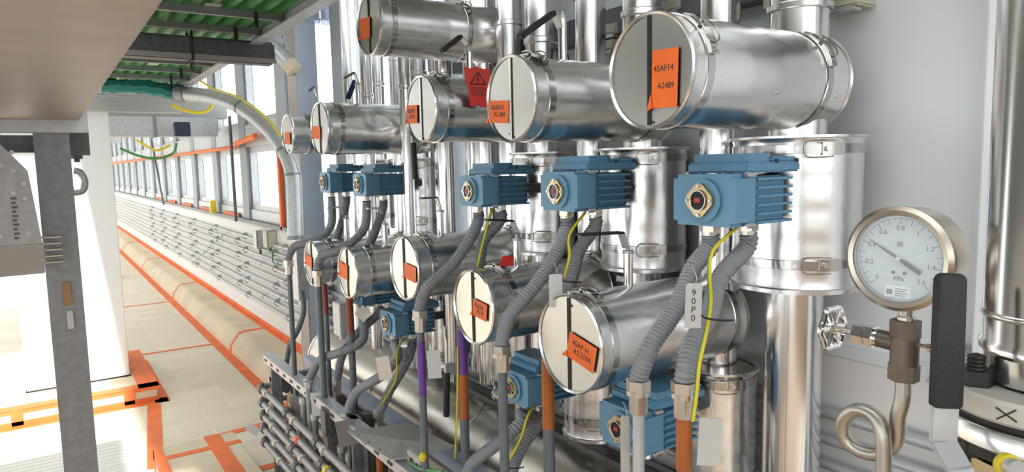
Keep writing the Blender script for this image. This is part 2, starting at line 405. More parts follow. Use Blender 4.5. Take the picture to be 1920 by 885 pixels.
# small wrapped things farther on
for (x, y, z, s, lb) in [(.75, 13.2, .16, .35, 'small far box wrapped in cardboard and orange tape beyond the white column'), (-.75, 7.4, .30, .5, 'cardboard wrapped block with orange tape left of the white column')]:
    e = empty('wrapped_box', (x, y, 0), lb, 'box')
    MB().box(-s/2, s/2, -s/2, s/2, 0, z, .008).build('cardboard_cover', M['card'], e)
    MB().box(-s/2-.004, s/2+.004, -s/2-.004, -s/2+.06, z-.04, z+.004).box(-s/2-.004, s/2+.004, -s/2-.006, -s/2, 0, .04).box(-.04, .04, -s/2-.005, s/2, 0, z+.003).build('edge_tape', M['floortape'], e)
e = empty('pipe_stack', (-.75, 7.9, 0), 'bundle of dull pipes standing at the far left behind the white column', 'pipes')
for q, (dx, mm) in enumerate([(-.2, 'card'), (-.05, 'floortape'), (.1, 'galv_dark')]):
    MB().cyl((dx, 0, 0), (dx, 0, 1.5+.1*q), .05, 12).build('pipe', M[mm], e)

# ================================================================== OVERHEAD, LEFT
dz = 1.903
du = empty('overhead_duct', (0, 0, dz), 'large brown grey sheet metal duct overhead at the upper left', 'duct')
MB().box(-2.8, .105, -.6, 2.36, 0, .5, .004).build('duct_body', M['duct'], du)
mb = MB().box(-2.8, .125, 2.36, 2.42, -.035, .55, .003).build('end_flange', M['galv_light'], du)
st = empty('support_post', (.034, 2.414, 0), 'galvanised steel post carrying the end of the overhead duct', 'post')
mb = MB(); mb.prism([(-.044, 0), (.044, 0), (.044, .046), (.038, .046), (.038, .006), (-.038, .006), (-.038, .046), (-.044, .046)], 0, 1.885)
mb.build('channel', M['galv'], st, smooth=False)
MB().box(-.09, .09, -.05, .09, 0, .012).build('foot_plate', M['galv'], st)
MB().box(-.006, .014, -.0065, -.004, 1.36, 1.43).build('sticker', mat('ochre sticker', (.42, .26, .12), .6), st)
MB().box(-.002, .014, -.0065, -.004, 1.29, 1.345).build('sticker', M['tagm'], st)['label'] = 'pale grey sticker with faint print'
ar = empty('strut_channel', (-.02, 2.47, 1.815), 'dark galvanised strut passing behind the top of the support post', 'strut')
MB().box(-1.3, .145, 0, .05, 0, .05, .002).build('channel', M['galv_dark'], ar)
MB().cyl((.115, .02, -.03), (.115, .02, .075), .008, 8).cyl((.115, .02, .05), (.115, .02, .065), .016, 6).cyl((.115, .02, -.02), (.115, .02, -.005), .016, 6).build('bolt', M['galv_dark'], ar)
MB().box(.10, .15, -.006, 0, -.01, .06).build('end_plate', M['galv_dark'], ar)
gp = empty('gusset_box', (-.01, 2.30, 1.476), 'riveted galvanised gusset box with slanted corner left of the support post', 'bracket')
g = MB().prism([(-.5, .085), (.0, .085), (-.018, .285), (-.075, .36), (-.5, .36)], 0, .004, Matrix(((1, 0, 0, 0), (0, 0, 1, 0), (0, 1, 0, 0), (0, 0, 0, 1)))).build('face_plate', M['galv_mid'], gp, smooth=False)
MB().box(-.5, 0, .0, .07, 0, .085, .002).build('bottom_channel', M['duct'], gp)
for (x, z) in [(-.03, .25), (-.05, .285), (-.075, .30), (-.03, .21), (-.055, .225), (-.085, .25), (-.11, .33), (-.05, .335), (-.03, .115), (-.09, .11), (-.13, .2), (-.14, .28)]:
    MB().cyl((x, -.003, z), (x, .001, z), .006, 10).build('rivet', M['galv_light'], gp)
mb = MB()
for k in range(11): mb.box(-.062, -.052+.004*(k % 2), -.0006, 0, .10+.012*k, .107+.012*k)
mb.build('stamped_mark', M['galv_dark'], gp, smooth=False)
sr = empty('threaded_rods', (0, 2.36, 0), 'row of short threaded rods between gusset box and support post', 'rods')
for k in range(5):
    MB().cyl((-.015, 0, 1.50+.018*k), (.035, 0, 1.50+.018*k), .004, 8).build('rod', M['screw'], sr)
hk = [at(138, 320, y=2.6), at(150, 323, y=2.6), at(159, 340, y=2.6), at(154, 358, y=2.6), at(132, 362, y=2.6)]
tag(MB().tube(hk, .011, 10, step=.01).build('bent_pipe', M['galv_light']), 'small bent grey pipe hook sticking out right of the support post', 'pipe')

# green decking overhead
GZ = 2.42
gd = empty('green_decking', (0, 0, GZ), 'overhead green corrugated decking seen from below at upper left', 'decking')
mb = MB(); vs = []; fs = []; xs = .20; k = 0; prof2 = []
while xs < .93:
    prof2 += [(xs, .0), (xs+.025, .0), (xs+.035, .035), (xs+.06, .035)]; xs += .07
for y in (1.4, 6.0):
    vs += [(x, y, z) for x, z in prof2]
nn = len(prof2)
mb.add(vs, [(i, i+1, nn+i+1, nn+i) for i in range(nn-1)]); mb.add([(x, y, z+.003) for x, y, z in vs], [(i, nn+i, nn+i+1, i+1) for i in range(nn-1)])
mb.build('corrugated_sheet', M['deck'], gd, smooth=False)
MB().box(.93, .96, 1.4, 6.0, -.05, .05, .002).box(.90, .96, 1.4, 6.0, -.052, -.046).build('edge_angle', M['galv_light'], gd, smooth=False)
for y in (2.62, 3.02, 3.5, 4.2, 4.8, 5.4):
    MB().box(.60, .66, y, y+.10, -.003, .0).build('fixing_plate', M['galv_light'], gd, smooth=False)
PL = [(400, 27, .022, 'nearest'), (400, 59, .02, 'second'), (330, 120, .022, 'third'), (330, 136, .02, 'fourth'), (320, 150, .02, 'fifth'), (300, 163, .02, 'farthest')]
for (px, py, hgt, ordn) in PL:
    y = at(px, py, z=GZ-.03).y
    e = empty('steel_purlin', (0, y, GZ-.03), '%s of the slim galvanised purlins crossing under the green decking' % ordn, 'purlin', 'purlins under the green decking')
    MB().box(.2, .93, -.003, .003, -hgt+.026, .028).box(.2, .93, -.003, .022, -hgt+.022, -hgt+.026).build('channel', M['galv'], e, smooth=False)
    MB().box(.80, .815, -.008, .006, -hgt-.02, .028).build('bracket', M['blackm'], e, smooth=False)
bp = empty('cross_beam', (0, 3.66, 2.335), 'thick dark grey beam hung crosswise under the green decking', 'beam')
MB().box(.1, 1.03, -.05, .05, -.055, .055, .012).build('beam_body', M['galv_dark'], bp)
MB().box(.1, 1.03, -.058, -.05, -.052, -.03).build('flange_lip', M['duct'], bp)
mb = MB().tube([(.64, -.06, .1), (.64, -.062, -.06), (.64, .06, -.065), (.64, .06, .1)], .006, 8, smooth=False); mb.cyl((.64, 0, -.1), (.64, 0, -.055), .006, 8)
mb.build('hanger_strap', M['blackm'], bp)
nt_ = MB().tube([at(190, 160, y=5.6), at(250, 162, y=5.6), at(300, 168, y=5.6), at(345, 180, y=5.6)], .05, 8)
for v in nt_.v: v.z += random.uniform(-.008, .008)
tag(nt_.build('netting_roll', M['teal']), 'dark teal rolled netting lying below the far end of the green decking', 'netting')
bw = MB().box(.2, .98, 6.12, 6.24, 2.22, 2.34).box(.2, .98, 6.05, 6.3, 2.33, 2.345).build('end_beam', M['beam'], None, smooth=False)
tag(bw, 'pale steel beam closing the far end of the green decking', 'beam')

# cross beams farther along the ceiling
for i, (y, z, mm) in enumerate([(8.1, 2.32, 'beam'), (10.5, 2.45, 'beam'), (13.0, 2.4, 'galv_light'), (16, 2.5, 'beam'), (20, 2.5, 'beam'), (26, 2.5, 'beam'), (34, 2.5, 'beam')]):
    o = sbox('ceiling_beam', -4.2, WX, y, y+.16, z, z+.26, M[mm], kind=None)
    tag(o, '%s pale steel beam crossing the corridor ceiling beyond the green decking' % ['nearest', 'second', 'third', 'fourth', 'fifth', 'sixth', 'farthest'][i], 'beam', 'corridor ceiling beams')
dd = empty('ventilation_duct', (.9, 8.0, 2.12), 'pale grey rectangular duct crossing under the ceiling beyond the decking', 'duct')
MB().box(-1.5, .72, 0, .35, 0, .2, .004).build('duct_body', M['galv_light'], dd)
MB().box(.10, .13, -.012, .36, -.01, .21).box(-.7, -.67, -.012, .36, -.01, .21).build('joint_flange', M['galv'], dd)
p = at(343, 242, y=7.6)
tag(MB().box(p.x-.07, p.x+.07, 7.6, 7.72, p.z-.07, p.z+.07, .004).build('control_box', mat('navy box', (.02, .03, .07), .5)), 'small dark navy box hanging under the corridor ceiling', 'box')
for pts, mm, lb in [([at(225, 278, y=7.5), at(260, 292, y=7.5), at(295, 297, y=7.5), at(325, 287, y=7.5), at(331, 268, y=7.5)], 'green', 'green wire sagging under the corridor ceiling beams'),
                    ([at(255, 262, y=7.8), at(275, 274, y=7.8), at(295, 282, y=7.8), at(320, 272, y=7.8)], 'yellow', 'yellow wire loop hanging under the corridor ceiling beams'),
                    ([at(322, 197, y=5.8), at(350, 208, y=5.8), at(378, 211, y=5.8), at(396, 202, y=5.8), at(396, 190, y=5.8)], 'yellow', 'yellow and green wire loop hanging below the big curved conduit')]:
    tag(MB().tube(pts, .012, 8).build('hanging_wire', M[mm]), lb, 'wire')
# orange pipe / tape along the head of the windows
op = empty('orange_rail', (0, 0, 0), 'orange rail running above the strip windows of the corridor wall', 'rail')
MB().tube([(1.70, 7.6, 1.99), (1.70, 40, 2.06)], .02, 8, smooth=False).build('rail_bar', M['floortape'], op)
MB().tube([(1.66, 6.6, 2.06), (1.66, 7.3, 2.02), (1.69, 7.6, 2.0)], .028, 8).build('rail_cap', M['floortape'], op)
tag(MB().box(1.70, 1.733, 6.05, 6.11, 1.22, 1.98, .004).build('orange_strip', M['floortape']), 'upright orange taped strip at the edge of the nearest strip window', 'tape')
for i, y in enumerate([6.35, 7.75, 9.2, 10.6, 12.0, 13.5]):
    if i == 0: continue
    tag(MB().box(1.725, 1.732, y, y+.75, 1.235, 1.285).build('window_tape', M['floortape']), '%s piece of orange tape stuck below the strip windows' % ['', 'nearest', 'second', 'third', 'fourth', 'farthest'][i], 'tape', 'tape pieces below the strip windows')
tag(MB().box(1.64, 1.70, 8.75, 8.85, 1.25, 1.40, .01).build('yellow_block', M['yellow']), 'small yellow block standing on the window sill', 'block')
for i, (y, lb) in enumerate([(7.5, 'dark upright rod in front of the gap between nearest strip windows'), (12.6, 'dark leaning rod far along the strip windows')]):
    d = .0 if i == 0 else .9
    tag(MB().cyl((1.64, y, 1.22), (1.64, y+d, 2.3), .016, 8).build('upright_rod', M['galv_dark']), lb, 'rod')

# blue grey steel column, its bracket, big curved conduit
cl_, cr_ = at(571, 400, y=4.86).x, at(608, 400, y=4.86).x
bc = empty('steel_column', ((cl_+cr_)/2, 4.96, 0), 'blue grey painted steel column between the window wall and the pipework', 'column')
hw_ = (cr_-cl_)/2; zt_ = at(580, 38, y=4.85).z
MB().box(-hw_, hw_, -.10, -.09, 0, ZC).box(-hw_, hw_, .09, .10, 0, ZC).box(-.004, .004, -.09, .09, 0, ZC).build('h_section', M['bluecol'], bc, smooth=False)
MB().box(-hw_-.012, -hw_, -.10, .10, 0, ZC).build('edge_strip', M['duct'], bc, smooth=False)
MB().box(-hw_-.03, hw_+.03, -.13, .13, zt_, zt_+.015).build('stiffener_plate', M['bluecol'], bc, smooth=False)
zb = at(620, 38, y=4.9).z
br = empty('bracket_beam', (cr_, 4.96, zb), 'short blue grey beam joined to the top of the steel column', 'beam')
MB().box(.0, .22, -.08, .08, -.01, 0).box(0, .22, -.08, .08, .13, .14).box(0, .22, -.005, .005, 0, .13).build('i_section', M['bluecol'], br, smooth=False)
mb = MB()
for x in (.05, .13): mb.cyl((x, -.06, -.03), (x, -.06, .17), .01, 8)
mb.build('bolt', M['screw'], br)
bcn = empty('curved_conduit', (0, 0, 0), 'thick grey conduit curving down from the decking end beside the steel column', 'conduit')
pts = [at(348, 176, d=5.0), at(400, 182, d=4.9), at(450, 200, d=4.8), at(500, 238, d=4.7), at(532, 280, d=4.64), at(549, 325, d=4.6), at(552, 370, d=4.6), at(554, 450, d=4.6)]
MB().tube(pts, .052, 20, step=.04).build('conduit_tube', M['galv_light'], bcn)
for (a, b, r_) in [(pts[0]+Vector((-.05, .04, .01)), pts[0], .062), (pts[2], pts[2].lerp(pts[3], .07), .0545), (pts[4], pts[4].lerp(pts[5], .1), .0545), (pts[5], pts[5].lerp(pts[6], .12), .0545), (pts[6].lerp(pts[7], .9), pts[7], .054)]:
    MB().cyl(a, b, r_, 20).build('collar', M['galv'], bcn)
MB().tube([at(366, 145, d=4.9), at(400, 166, d=4.82), at(450, 184, d=4.72), at(500, 221, d=4.62), at(525, 255, d=4.56)], .007, 6).build('earth_wire', M['yellow'], bcn)
b2 = empty('curved_conduit', (0, 0, 0), 'shorter pale grey conduit bending into the side of the steel column', 'conduit')
P2 = [at(470, 78, d=4.75), at(498, 80, d=4.75), at(522, 98, d=4.75), at(549, 128, d=4.75)]
MB().tube(P2, .052, 16).build('conduit_tube', M['galv_light'], b2)
MB().cyl(at(541, 118, d=4.75), at(553, 133, d=4.75), .058, 16).build('end_sleeve', M['card'], b2)
e = empty('bracket_arm', at(470, 65, d=5.2), 'grey bolted bracket arm reaching left from the steel column', 'bracket')
MB().box(-.1, .45, -.02, .02, -.04, .04, .003).build('channel', M['galv'], e)
MB().cyl((.1, -.03, 0), (.1, .0, 0), .015, 8).cyl((.25, -.03, 0), (.25, 0, 0), .015, 8).build('bolt', M['screw'], e)

# ================================================================== MANIFOLD
XR = 1.57
hd = empty('header_pipe', (1.50, 0, .545), 'large horizontal silver clad header pipe low behind the conduits', 'pipe')
RH = .182
q = Matrix.Rotation(-PI/2, 4, 'X')
# clad tube: local Z of the lathe becomes world Y
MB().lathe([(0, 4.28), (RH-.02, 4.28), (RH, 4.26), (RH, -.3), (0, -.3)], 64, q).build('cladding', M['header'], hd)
for y in (3.3, 2.4, 1.5, .6): MB().lathe([(RH+.0002, y-.02), (RH+.004, y-.018), (RH+.004, y+.018), (RH+.0002, y+.02)], 64, q).build('joint_band', M['header'], hd)
MB().lathe([(RH, 4.255), (RH+.006, 4.258), (RH+.006, 4.275), (RH, 4.28)], 64, q).build('end_rim', M['rim'], hd)
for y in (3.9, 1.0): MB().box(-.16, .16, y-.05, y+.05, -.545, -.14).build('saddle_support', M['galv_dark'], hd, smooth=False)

def latch(parent, r, z, ang, wide=.026):
    """toggle latch lying on a strap at height z, angle ang: local frame (tangent, radial, axis)"""
    ca, sa = math.cos(ang), math.sin(ang)
    rad = (ca, sa, 0); tan = (-sa, ca, 0)
    mx = cols(tan, (0, 0, 1), rad, (ca*r, sa*r, z))        # local x tangent, y axis, z radial
    def curved(s0, s1, h0, h1, wy):
        mb = MB(); n_ = 4; vs = []; fs = []
        for i in range(n_+1):
            s_ = s0+(s1-s0)*i/n_; a = ang+s_/r
            for h in (h0, h1):
                for yy in (-wy, wy): vs.append(((r+h)*math.cos(a), (r+h)*math.sin(a), z+yy))
        for i in range(n_):
            o = i*4; fs += [(o, o+4, o+5, o+1), (o+2, o+3, o+7, o+6), (o, o+2, o+6, o+4), (o+1, o+5, o+7, o+3)]
        fs += [(0, 1, 3, 2), (n_*4, n_*4+2, n_*4+3, n_*4+1)]
        return mb.add(vs, fs)
    e = curved(-.055, -.008, .003, .008, wide*.55).build('latch_plate', M['latch'], parent)
    curved(.0, .052, .004, .013, wide*.42).build('toggle_lever', M['latch'], parent)
    mb = MB()
    def P_(s_, yy, h):
        a = ang+s_/r; return ((r+h)*math.cos(a), (r+h)*math.sin(a), z+yy)
    mb.tube([P_(-.03, -wide*.7, .012), P_(.0, -wide*.75, .018), P_(.028, -wide*.6, .016), P_(.028, wide*.6, .016), P_(.0, wide*.75, .018), P_(-.03, wide*.7, .012)], .0018, 6, step=.01)
    mb.build('wire_bail', M['latch'], parent)
    MB().cyl(P_(-.018, 0, .004), P_(-.018, 0, .016), .006, 10).build('latch_screw', M['screw'], parent)
    MB().cyl(P_(.045, 0, .01), P_(.045, 0, .018), .005, 8).build('latch_screw', M['screw'], parent)

def jacket(mx, L, r, label, cat, group, bands, lat, n=64, face='seam', face_w=.0, latches=True, rivets=True, shell='clad', capmat='disc', dents=None):
    e = empty('insulation_jacket', label=label, cat=cat, group=group, mx=mx)
    prof = [(r-.004, 0.004), (r+.001, 0), (r+.004, .004), (r+.001, .010), (r, .014)]
    ks = 70 if dents else 14
    if dents: n = 128
    for i in range(1, ks): prof.append((r+.0009*math.sin(i*2.1*14/ks+L*9), .014+(L-.028)*i/ks))
    prof += [(r, L-.014), (r+.001, L-.010), (r+.005, L-.004), (r+.001, L), (0, L)]
    sh_ = MB().lathe(prof, n, None)
    for (da, dzz, ds, dd_) in (dents or []):
        for v in sh_.v:
            rr_ = math.hypot(v.x, v.y)
            if rr_ < r*.9: continue
            da_ = (math.atan2(v.y, v.x)-da+PI) % (2*PI)-PI
            k_ = 1-dd_*math.exp(-((da_*r)**2+((v.z-dzz)*.6)**2)/ds**2)/r
            v.x *= k_; v.y *= k_
    sh_.build('jacket_shell', M[shell], e)
    MB().lathe([(0, .006), (r-.003, .006), (r-.003, .012), (0, .012)], n).build('end_cap', M[capmat], e)
    for z in bands:
        b = MB().lathe([(r+.0005, z-.011), (r+.003, z-.010), (r+.003, z+.010), (r+.0005, z+.011)], n).build('strap_band', M['band'], e)
        if latches: latch(b, r, z, lat)
    if rivets:
        for z in [.05+(L-.1)*i/2 for i in range(3)]:
            a = 1.95
            MB().cyl(((r-.002)*math.cos(a), (r-.002)*math.sin(a), z), ((r+.003)*math.cos(a), (r+.003)*math.sin(a), z), .0035, 8).build('rivet', M['screw'], e)
    return e

FACE = 1.05
def horiz(y, z, r, L, label, seam='raised', tape=None, t1=None, t2=None, bands=(.09, .42), lat=.75, x=FACE, notch=True, dents=None):
    mx = cols((0, 0, 1), (0, -1, 0), (1, 0, 0), (x, y, z))
    e = jacket(mx, L, r, label, 'insulation jacket', 'horizontal silver jackets', bands, lat, dents=dents)
    R_ = r-.006
    if seam == 'raised':
        MB().box(-R_, R_, -.005, .005, .0025, .0065).build('face_seam', M['rim'], e)
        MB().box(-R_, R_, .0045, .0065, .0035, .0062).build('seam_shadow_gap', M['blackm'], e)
    elif seam == 'dark':
        MB().box(-R_, R_, -.0035, .0035, .003, .0064).build('face_seam', M['blackm'], e)
        MB().box(-R_, R_, -.009, -.0035, .001, .0064).build('face_seam', M['disc'], e)
    if notch:
        mb = MB(); m2 = Matrix.Rotation(.4, 4, 'Z') @ Matrix.Identity(4)
        mb.box(-.0018, .0018, -.014, .014, .004, .0062, mx=Matrix.Translation((R_-.014 if notch == 'top' else -R_+.01, 0, 0)) @ m2)
        mb.build('ink_mark', M['ink'], e)
    if tape:
        cx, cy, hx, hy, rot = tape            # local up, local right, half sizes
        tm = Matrix.Translation((cx, cy, 0)) @ Matrix.Rotation(rot, 4, 'Z')
        tp = MB()
        outl = [(-hx, -hy), (-hx*.6, -hy*1.0), (hx, -hy), (hx, hy), (-hx*1.0, hy)]
        tp.prism(outl, .0008, .0018, tm)
        tpo = tp.build('orange_tape', M['tape'], e, smooth=False)
        tb = MB().prism([(-hx, -hy*.9), (-hx*.5, -hy), (-hx*1.12, -hy*1.3)], -.002, -.001, tm).build('tape_tail', M['tape'], tpo, smooth=False)
        # text: text x -> local Y, text y -> local X, normal -> -Z
        tmx = tm @ cols((0, 1, 0), (1, 0, 0), (0, 0, -1), (0, 0, .0006))
        ts_ = min(.020, hy*2/(6*.66))
        if t1: text(t1, 'marker_writing', ts_, M['ink'], tpo, tmx @ Matrix.Translation((-hy*.1, hx*.35, 0)))
        if t2: text(t2, 'marker_writing', ts_*.95, M['ink'], tpo, tmx @ Matrix.Translation((hy*.1, -hx*.25, 0)))
    return e
RC = .117
horiz(1.032, 1.935, RC, .56, 'largest upper silver jacket at the right, its tape reading 4SAF14', 'dark', (-.02, .045, .058, .035, .03), '4SAF14', 'A2489', (.055, .47), .95, notch='bot')
horiz(1.542, 1.924, .113, .54, 'upper silver jacket second from the right, tape at lower left of its face', 'raised', (-.03, -.056, .030, .050, .08), '4SAF10', 'A2 484', (.06, .46), .3, notch='bot')
horiz(2.069, 1.937, .108, .53, 'upper silver jacket third from the right, with red warning tag behind its face', 'raised', (-.012, -.062, .030, .040, .05), '4SAF9', 'A2 0', (.06, .46), .3)
horiz(2.466, 2.281, .112, .54, 'topmost silver jacket, cut off by the top edge of the photo', 'dark', (-.01, -.035, .038, .048, .08), None, None, (.06, .38), .6)
horiz(3.069, 1.928, .116, .53, 'dented upper silver jacket left of the red tagged one', 'dark', (-.015, -.045, .028, .055, .08), None, None, (.07, .48), .8, dents=[(1.3, .24, .045, .012), (1.5, .33, .03, -.004)])
horiz(3.558, 1.926, .098, .53, 'leftmost and smallest of the upper silver jackets', None, (-.02, .0, .03, .045, .08), None, None, (.10, .42), .8)
horiz(1.307, 1.302, .122, .55, 'lowest right silver jacket with cream face, its tape reading 4SAF H', 'dark', (-.010, .050, .033, .052, .22), '4SAF H', 'A2.510A', (.05, .50), .1, notch='top')
horiz(1.768, 1.321, .113, .55, 'dented lower silver jacket with small tape right of its seam, under the middle actuator', 'dark', (-.002, .042, .026, .040, .12), '4SAF6', 'A2 0', (.09, .48), .1, notch='top', dents=[(1.05, .045, .018, .006), (1.75, .05, .015, .005)])
horiz(2.243, 1.386, .114, .55, 'lower silver jacket whose tape sits right of the seam, third from the right', 'dark', (-.01, .052, .028, .046, .10), None, None, (.07, .46), .3)
horiz(2.809, 1.302, .109, .55, 'lower silver jacket whose tape sits left of the seam, fourth from the right', 'dark', (.005, -.045, .032, .052, .12), None, None, (.08, .46), .3)
horiz(3.283, 1.292, .108, .53, 'leftmost lower silver jacket beside the tall steel column', 'dark', (.01, -.04, .026, .050, .12), None, None, (.08, .46), .3)

# vertical jackets and risers
def vjacket(y, z0, z1, r, label, bands=None, lat=-1.9, shell='clad', x=XR):
    mx = cols((1, 0, 0), (0, -1, 0), (0, 0, -1), (x, y, z1))
    L = z1-z0; bands = bands or (.03, L-.07)
    e = jacket(mx, L, r, label, 'insulation jacket', 'upright silver valve jackets', bands, lat, rivets=False, shell=shell, capmat='disc')
    MB().lathe([(r-.002, .0), (r+.010, -.002), (r+.010, .004), (r, .006)], 64).build('top_rim', M['rim'], e)
    MB().lathe([(r, L-.012), (r+.007, L-.010), (r+.007, L), (r-.002, L)], 64).build('bottom_rim', M['rim'], e)
    return e
# lat angle is measured in the local frame (Y flipped): camera side is towards (-x,-y)
UP = [(1.03, .070, .152), (1.565, .062, .133), (2.09, .058, .118), (2.50, .050, None), (3.09, .050, .10), (3.58, .048, .095)]
names_u = ['rightmost', 'second from the right', 'third from the right', 'fourth from the right', 'fifth from the right', 'leftmost']
LAT = PI*.72
for (y, rp, rj), nm in zip(UP, names_u):
    e = empty('riser_pipe', (XR, y, .8), '%s of the upright silver riser pipes that carry the upper jackets' % nm, 'pipe', 'upright riser pipes')
    MB().lathe([(0, 0), (rp, 0)]+[(rp+.0007*math.sin(i*1.7+y*5), .12*i) for i in range(1, 20)]+[(rp, ZC-.8), (0, ZC-.8)], 48).build('cladding', M['riser'], e)
    for z in (1.40,): MB().lathe([(rp, z-.012), (rp+.006, z-.008), (rp+.006, z+.008), (rp, z+.012)], 48).build('joint_band', M['rim'], e)
    if rj: vjacket(y, 1.43 if y < 1.1 else 1.415, 1.80 if y < 1.1 else 1.79, rj, 'upright silver jacket behind the upper row, %s, around the riser' % nm, lat=LAT)
LOW = [(1.27, .055, .108), (1.81, .052, .108), (2.30, .050, .098), (2.86, .046, .09), (3.33, .044, .09)]
names_l = ['rightmost', 'second from the right', 'third from the right', 'fourth from the right', 'leftmost']
for (y, rp, rj), nm in zip(LOW, names_l):
    e = empty('riser_pipe', (XR, y, .78), '%s of the slimmer upright silver pipes rising behind the lower jackets' % nm, 'pipe', 'slim upright riser pipes')
    MB().lathe([(0, 0), (rp, 0)]+[(rp+.0006*math.sin(i*1.9+y*7), .12*i) for i in range(1, 20)]+[(rp, ZC-.78), (0, ZC-.78)], 48).build('cladding', M['riser'], e)
    mb = MB()
    for z in (1.52,): mb.lathe([(rp, z-.01), (rp+.005, z-.007), (rp+.005, z+.007), (rp, z+.01)], 48)
    mb.build('joint_band', M['rim'], e)
    vjacket(y, .79, 1.165, rj, 'upright silver jacket on the header pipe, %s of the low ones' % nm, lat=LAT)
# extra slim pipes farther along
for i, (x, y, r_) in enumerate([(1.50, 3.82, .04), (1.62, 2.68, .036), (1.63, 2.34, .028), (1.44, 2.62, .03), (1.40, 3.34, .03), (1.40, 2.90, .028)]):
    e = empty('riser_pipe', (x, y, .8), '%s of the thin upright silver pipes between the risers' % ['leftmost', 'third', 'rightmost', 'second', 'fifth', 'fourth'][i], 'pipe', 'thin upright pipes')
    MB().lathe([(0, 0), (r_, 0), (r_, ZC-.8), (0, ZC-.8)], 32).build('cladding', M['riser'], e)
    MB().lathe([(r_, 1.3), (r_+.005, 1.304), (r_+.005, 1.32), (r_, 1.324)], 32).build('joint_band', M['rim'], e)
# big pipe elbow ring high on the right riser
mb = MB().lathe([(.071, 0), (.078, .002), (.079, .014), (.071, .018)], 48, Matrix.Translation((XR, 1.03, 2.105)))
tag(mb.build('ring_seam', M['rim']), 'rolled ring around the rightmost riser just above the largest jacket', 'ring')
# cream boxes on the wall high behind the risers
for i, (px, py) in enumerate([(1145, 58), (1140, 88), (1258, 14), (1478, 2), (1580, 5)]):
    p = at(px, py, x=WX-.05)
    e = empty('terminal_box', (WX-.05, p.y, p.z), '%s cream terminal box mounted high on the wall behind the risers' % ['upper left', 'lower left', 'middle', 'right', 'rightmost'][i], 'terminal box', 'cream boxes high on the wall')
    MB().box(-.03, .049, -.06, .06, -.018, .018, .005).build('housing', M['cream'], e)
    MB().box(-.034, .0, -.05, .05, -.03, -.02, .002).build('hinge_strip', M['galv_light'], e)

# ------------------------------------------------------------------ actuators
def octa(w_, h_, c):
    return [(-w_+c, -h_), (w_-c, -h_), (w_-c, -h_+c*.8), (w_, -h_+c*.8), (w_, h_-c*.8), (w_-c, h_-c*.8), (w_-c, h_), (-w_+c, h_), (-w_+c, h_-c*.8), (-w_, h_-c*.8), (-w_, -h_+c*.8), (-w_+c, -h_+c*.8)]
def make_actuator():
    e = empty('valve_actuator')
    # local: x=0 is the indicator face, +x towards the riser, y along the row, z up
    mxx = cols((0, 1, 0), (0, 0, 1), (1, 0, 0))
    MB().prism(octa(.078, .052, .011), .0, .050, mxx).build('front_cover', M['blue'], e, smooth=False)
    MB().box(.048, .062, -.074, .074, -.050, .050, .003).build('cover_flange', M['blue'], e)
    mb = MB().box(.060, .165, -.058, .058, -.050, .046, .006)
    mb.build('motor_housing', M['blue'], e)
    mb = MB()
    for k in range(6):
        z = -.050+.0175*k
        mb.box(.066, .170, -.073, .073, z, z+.0058, .0015)
    mb.build('cooling_fins', M['blue'], e, smooth=False)
    MB().box(.033, .19, -.074, .076, .053, .074, .004).build('top_cover', M['bluedark'], e)
    mb = MB(); mb.prism([(.045, -.066), (.10, -.066), (.115, -.060), (.115, .060), (.10, .068), (.045, .068)], .074, .092); mb.box(.115, .186, -.068, .070, .074, .084, .003)
    mb.build('lid', M['bluedark'], e, smooth=False)
    MB().lathe([(.0, 0), (.040, 0), (.043, -.006), (.0, -.006)], 32, cols((0, 1, 0), (0, 0, 1), (1, 0, 0), (0, -.004, .0))).build('indicator_boss', M['blue'], e)
    bz = MB(); n8 = []
    for k in range(24):
        a = 2*PI*k/24; rr = .0315*(1+.09*math.cos(4*a)); n8.append((rr*math.cos(a), rr*math.sin(a)))
    bz.prism(n8, -.0125, -.006, cols((0, 1, 0), (0, 0, 1), (1, 0, 0), (0, 0, 0)))
    ring = bz.build('indicator_ring', mat('yellow brass', (.60, .45, .26), .3, 1), e, smooth=False)
    MB().cyl((-.0135, 0, 0), (-.010, 0, 0), .019, 24).build('indicator_window', M['glassdark'], ring)
    MB().lathe([(.0185, 0), (.021, -.004), (.0185, -.004)], 24, cols((0, 1, 0), (0, 0, 1), (1, 0, 0), (-.0125, 0, 0))).build('window_bezel', M['brass'], ring)
    MB().box(-.0145, -.0133, -.005, .009, -.004, .005).build('pointer', M['red'], ring)
    for k in range(4):
        a = PI/2*k; MB().cyl((-.0155, .029*math.cos(a), .029*math.sin(a)), (-.012, .029*math.cos(a), .029*math.sin(a)), .0032, 8).build('ring_screw', M['screw'], ring)
    for (y, z) in ((-.071, .045), (-.071, -.045), (.071, .045), (.071, -.045)):
        y = .0745 if y > 0 else -.0745; z = .0495 if z > 0 else -.0495
        MB().cyl((.034, y, z), (.052, y, z), .0068, 12).cyl((.031, y, z), (.036, y, z), .005, 12).build('cover_bolt', M['screw'], e)
    for (x, y) in ((.122, -.071), (.182, -.071), (.182, .071)):
        MB().cyl((x, y, .072), (x, y, .080), .0035, 8).build('lid_screw', M['blackm'], e)
    for (x, y) in ((.030, .01), (.085, -.035)):
        MB().cyl((x, y, -.052), (x, y, -.066), .020, 6).cyl((x, y, -.066), (x, y, -.074), .016, 16).build('conduit_gland', M['brass'], e)
    MB().cyl((.16, 0, 0), (.27, 0, 0), .018, 16).box(.165, .180, -.045, .045, -.045, .045, .003).build('mounting_neck', M['galv_dark'], e)
    return e
act = make_actuator()
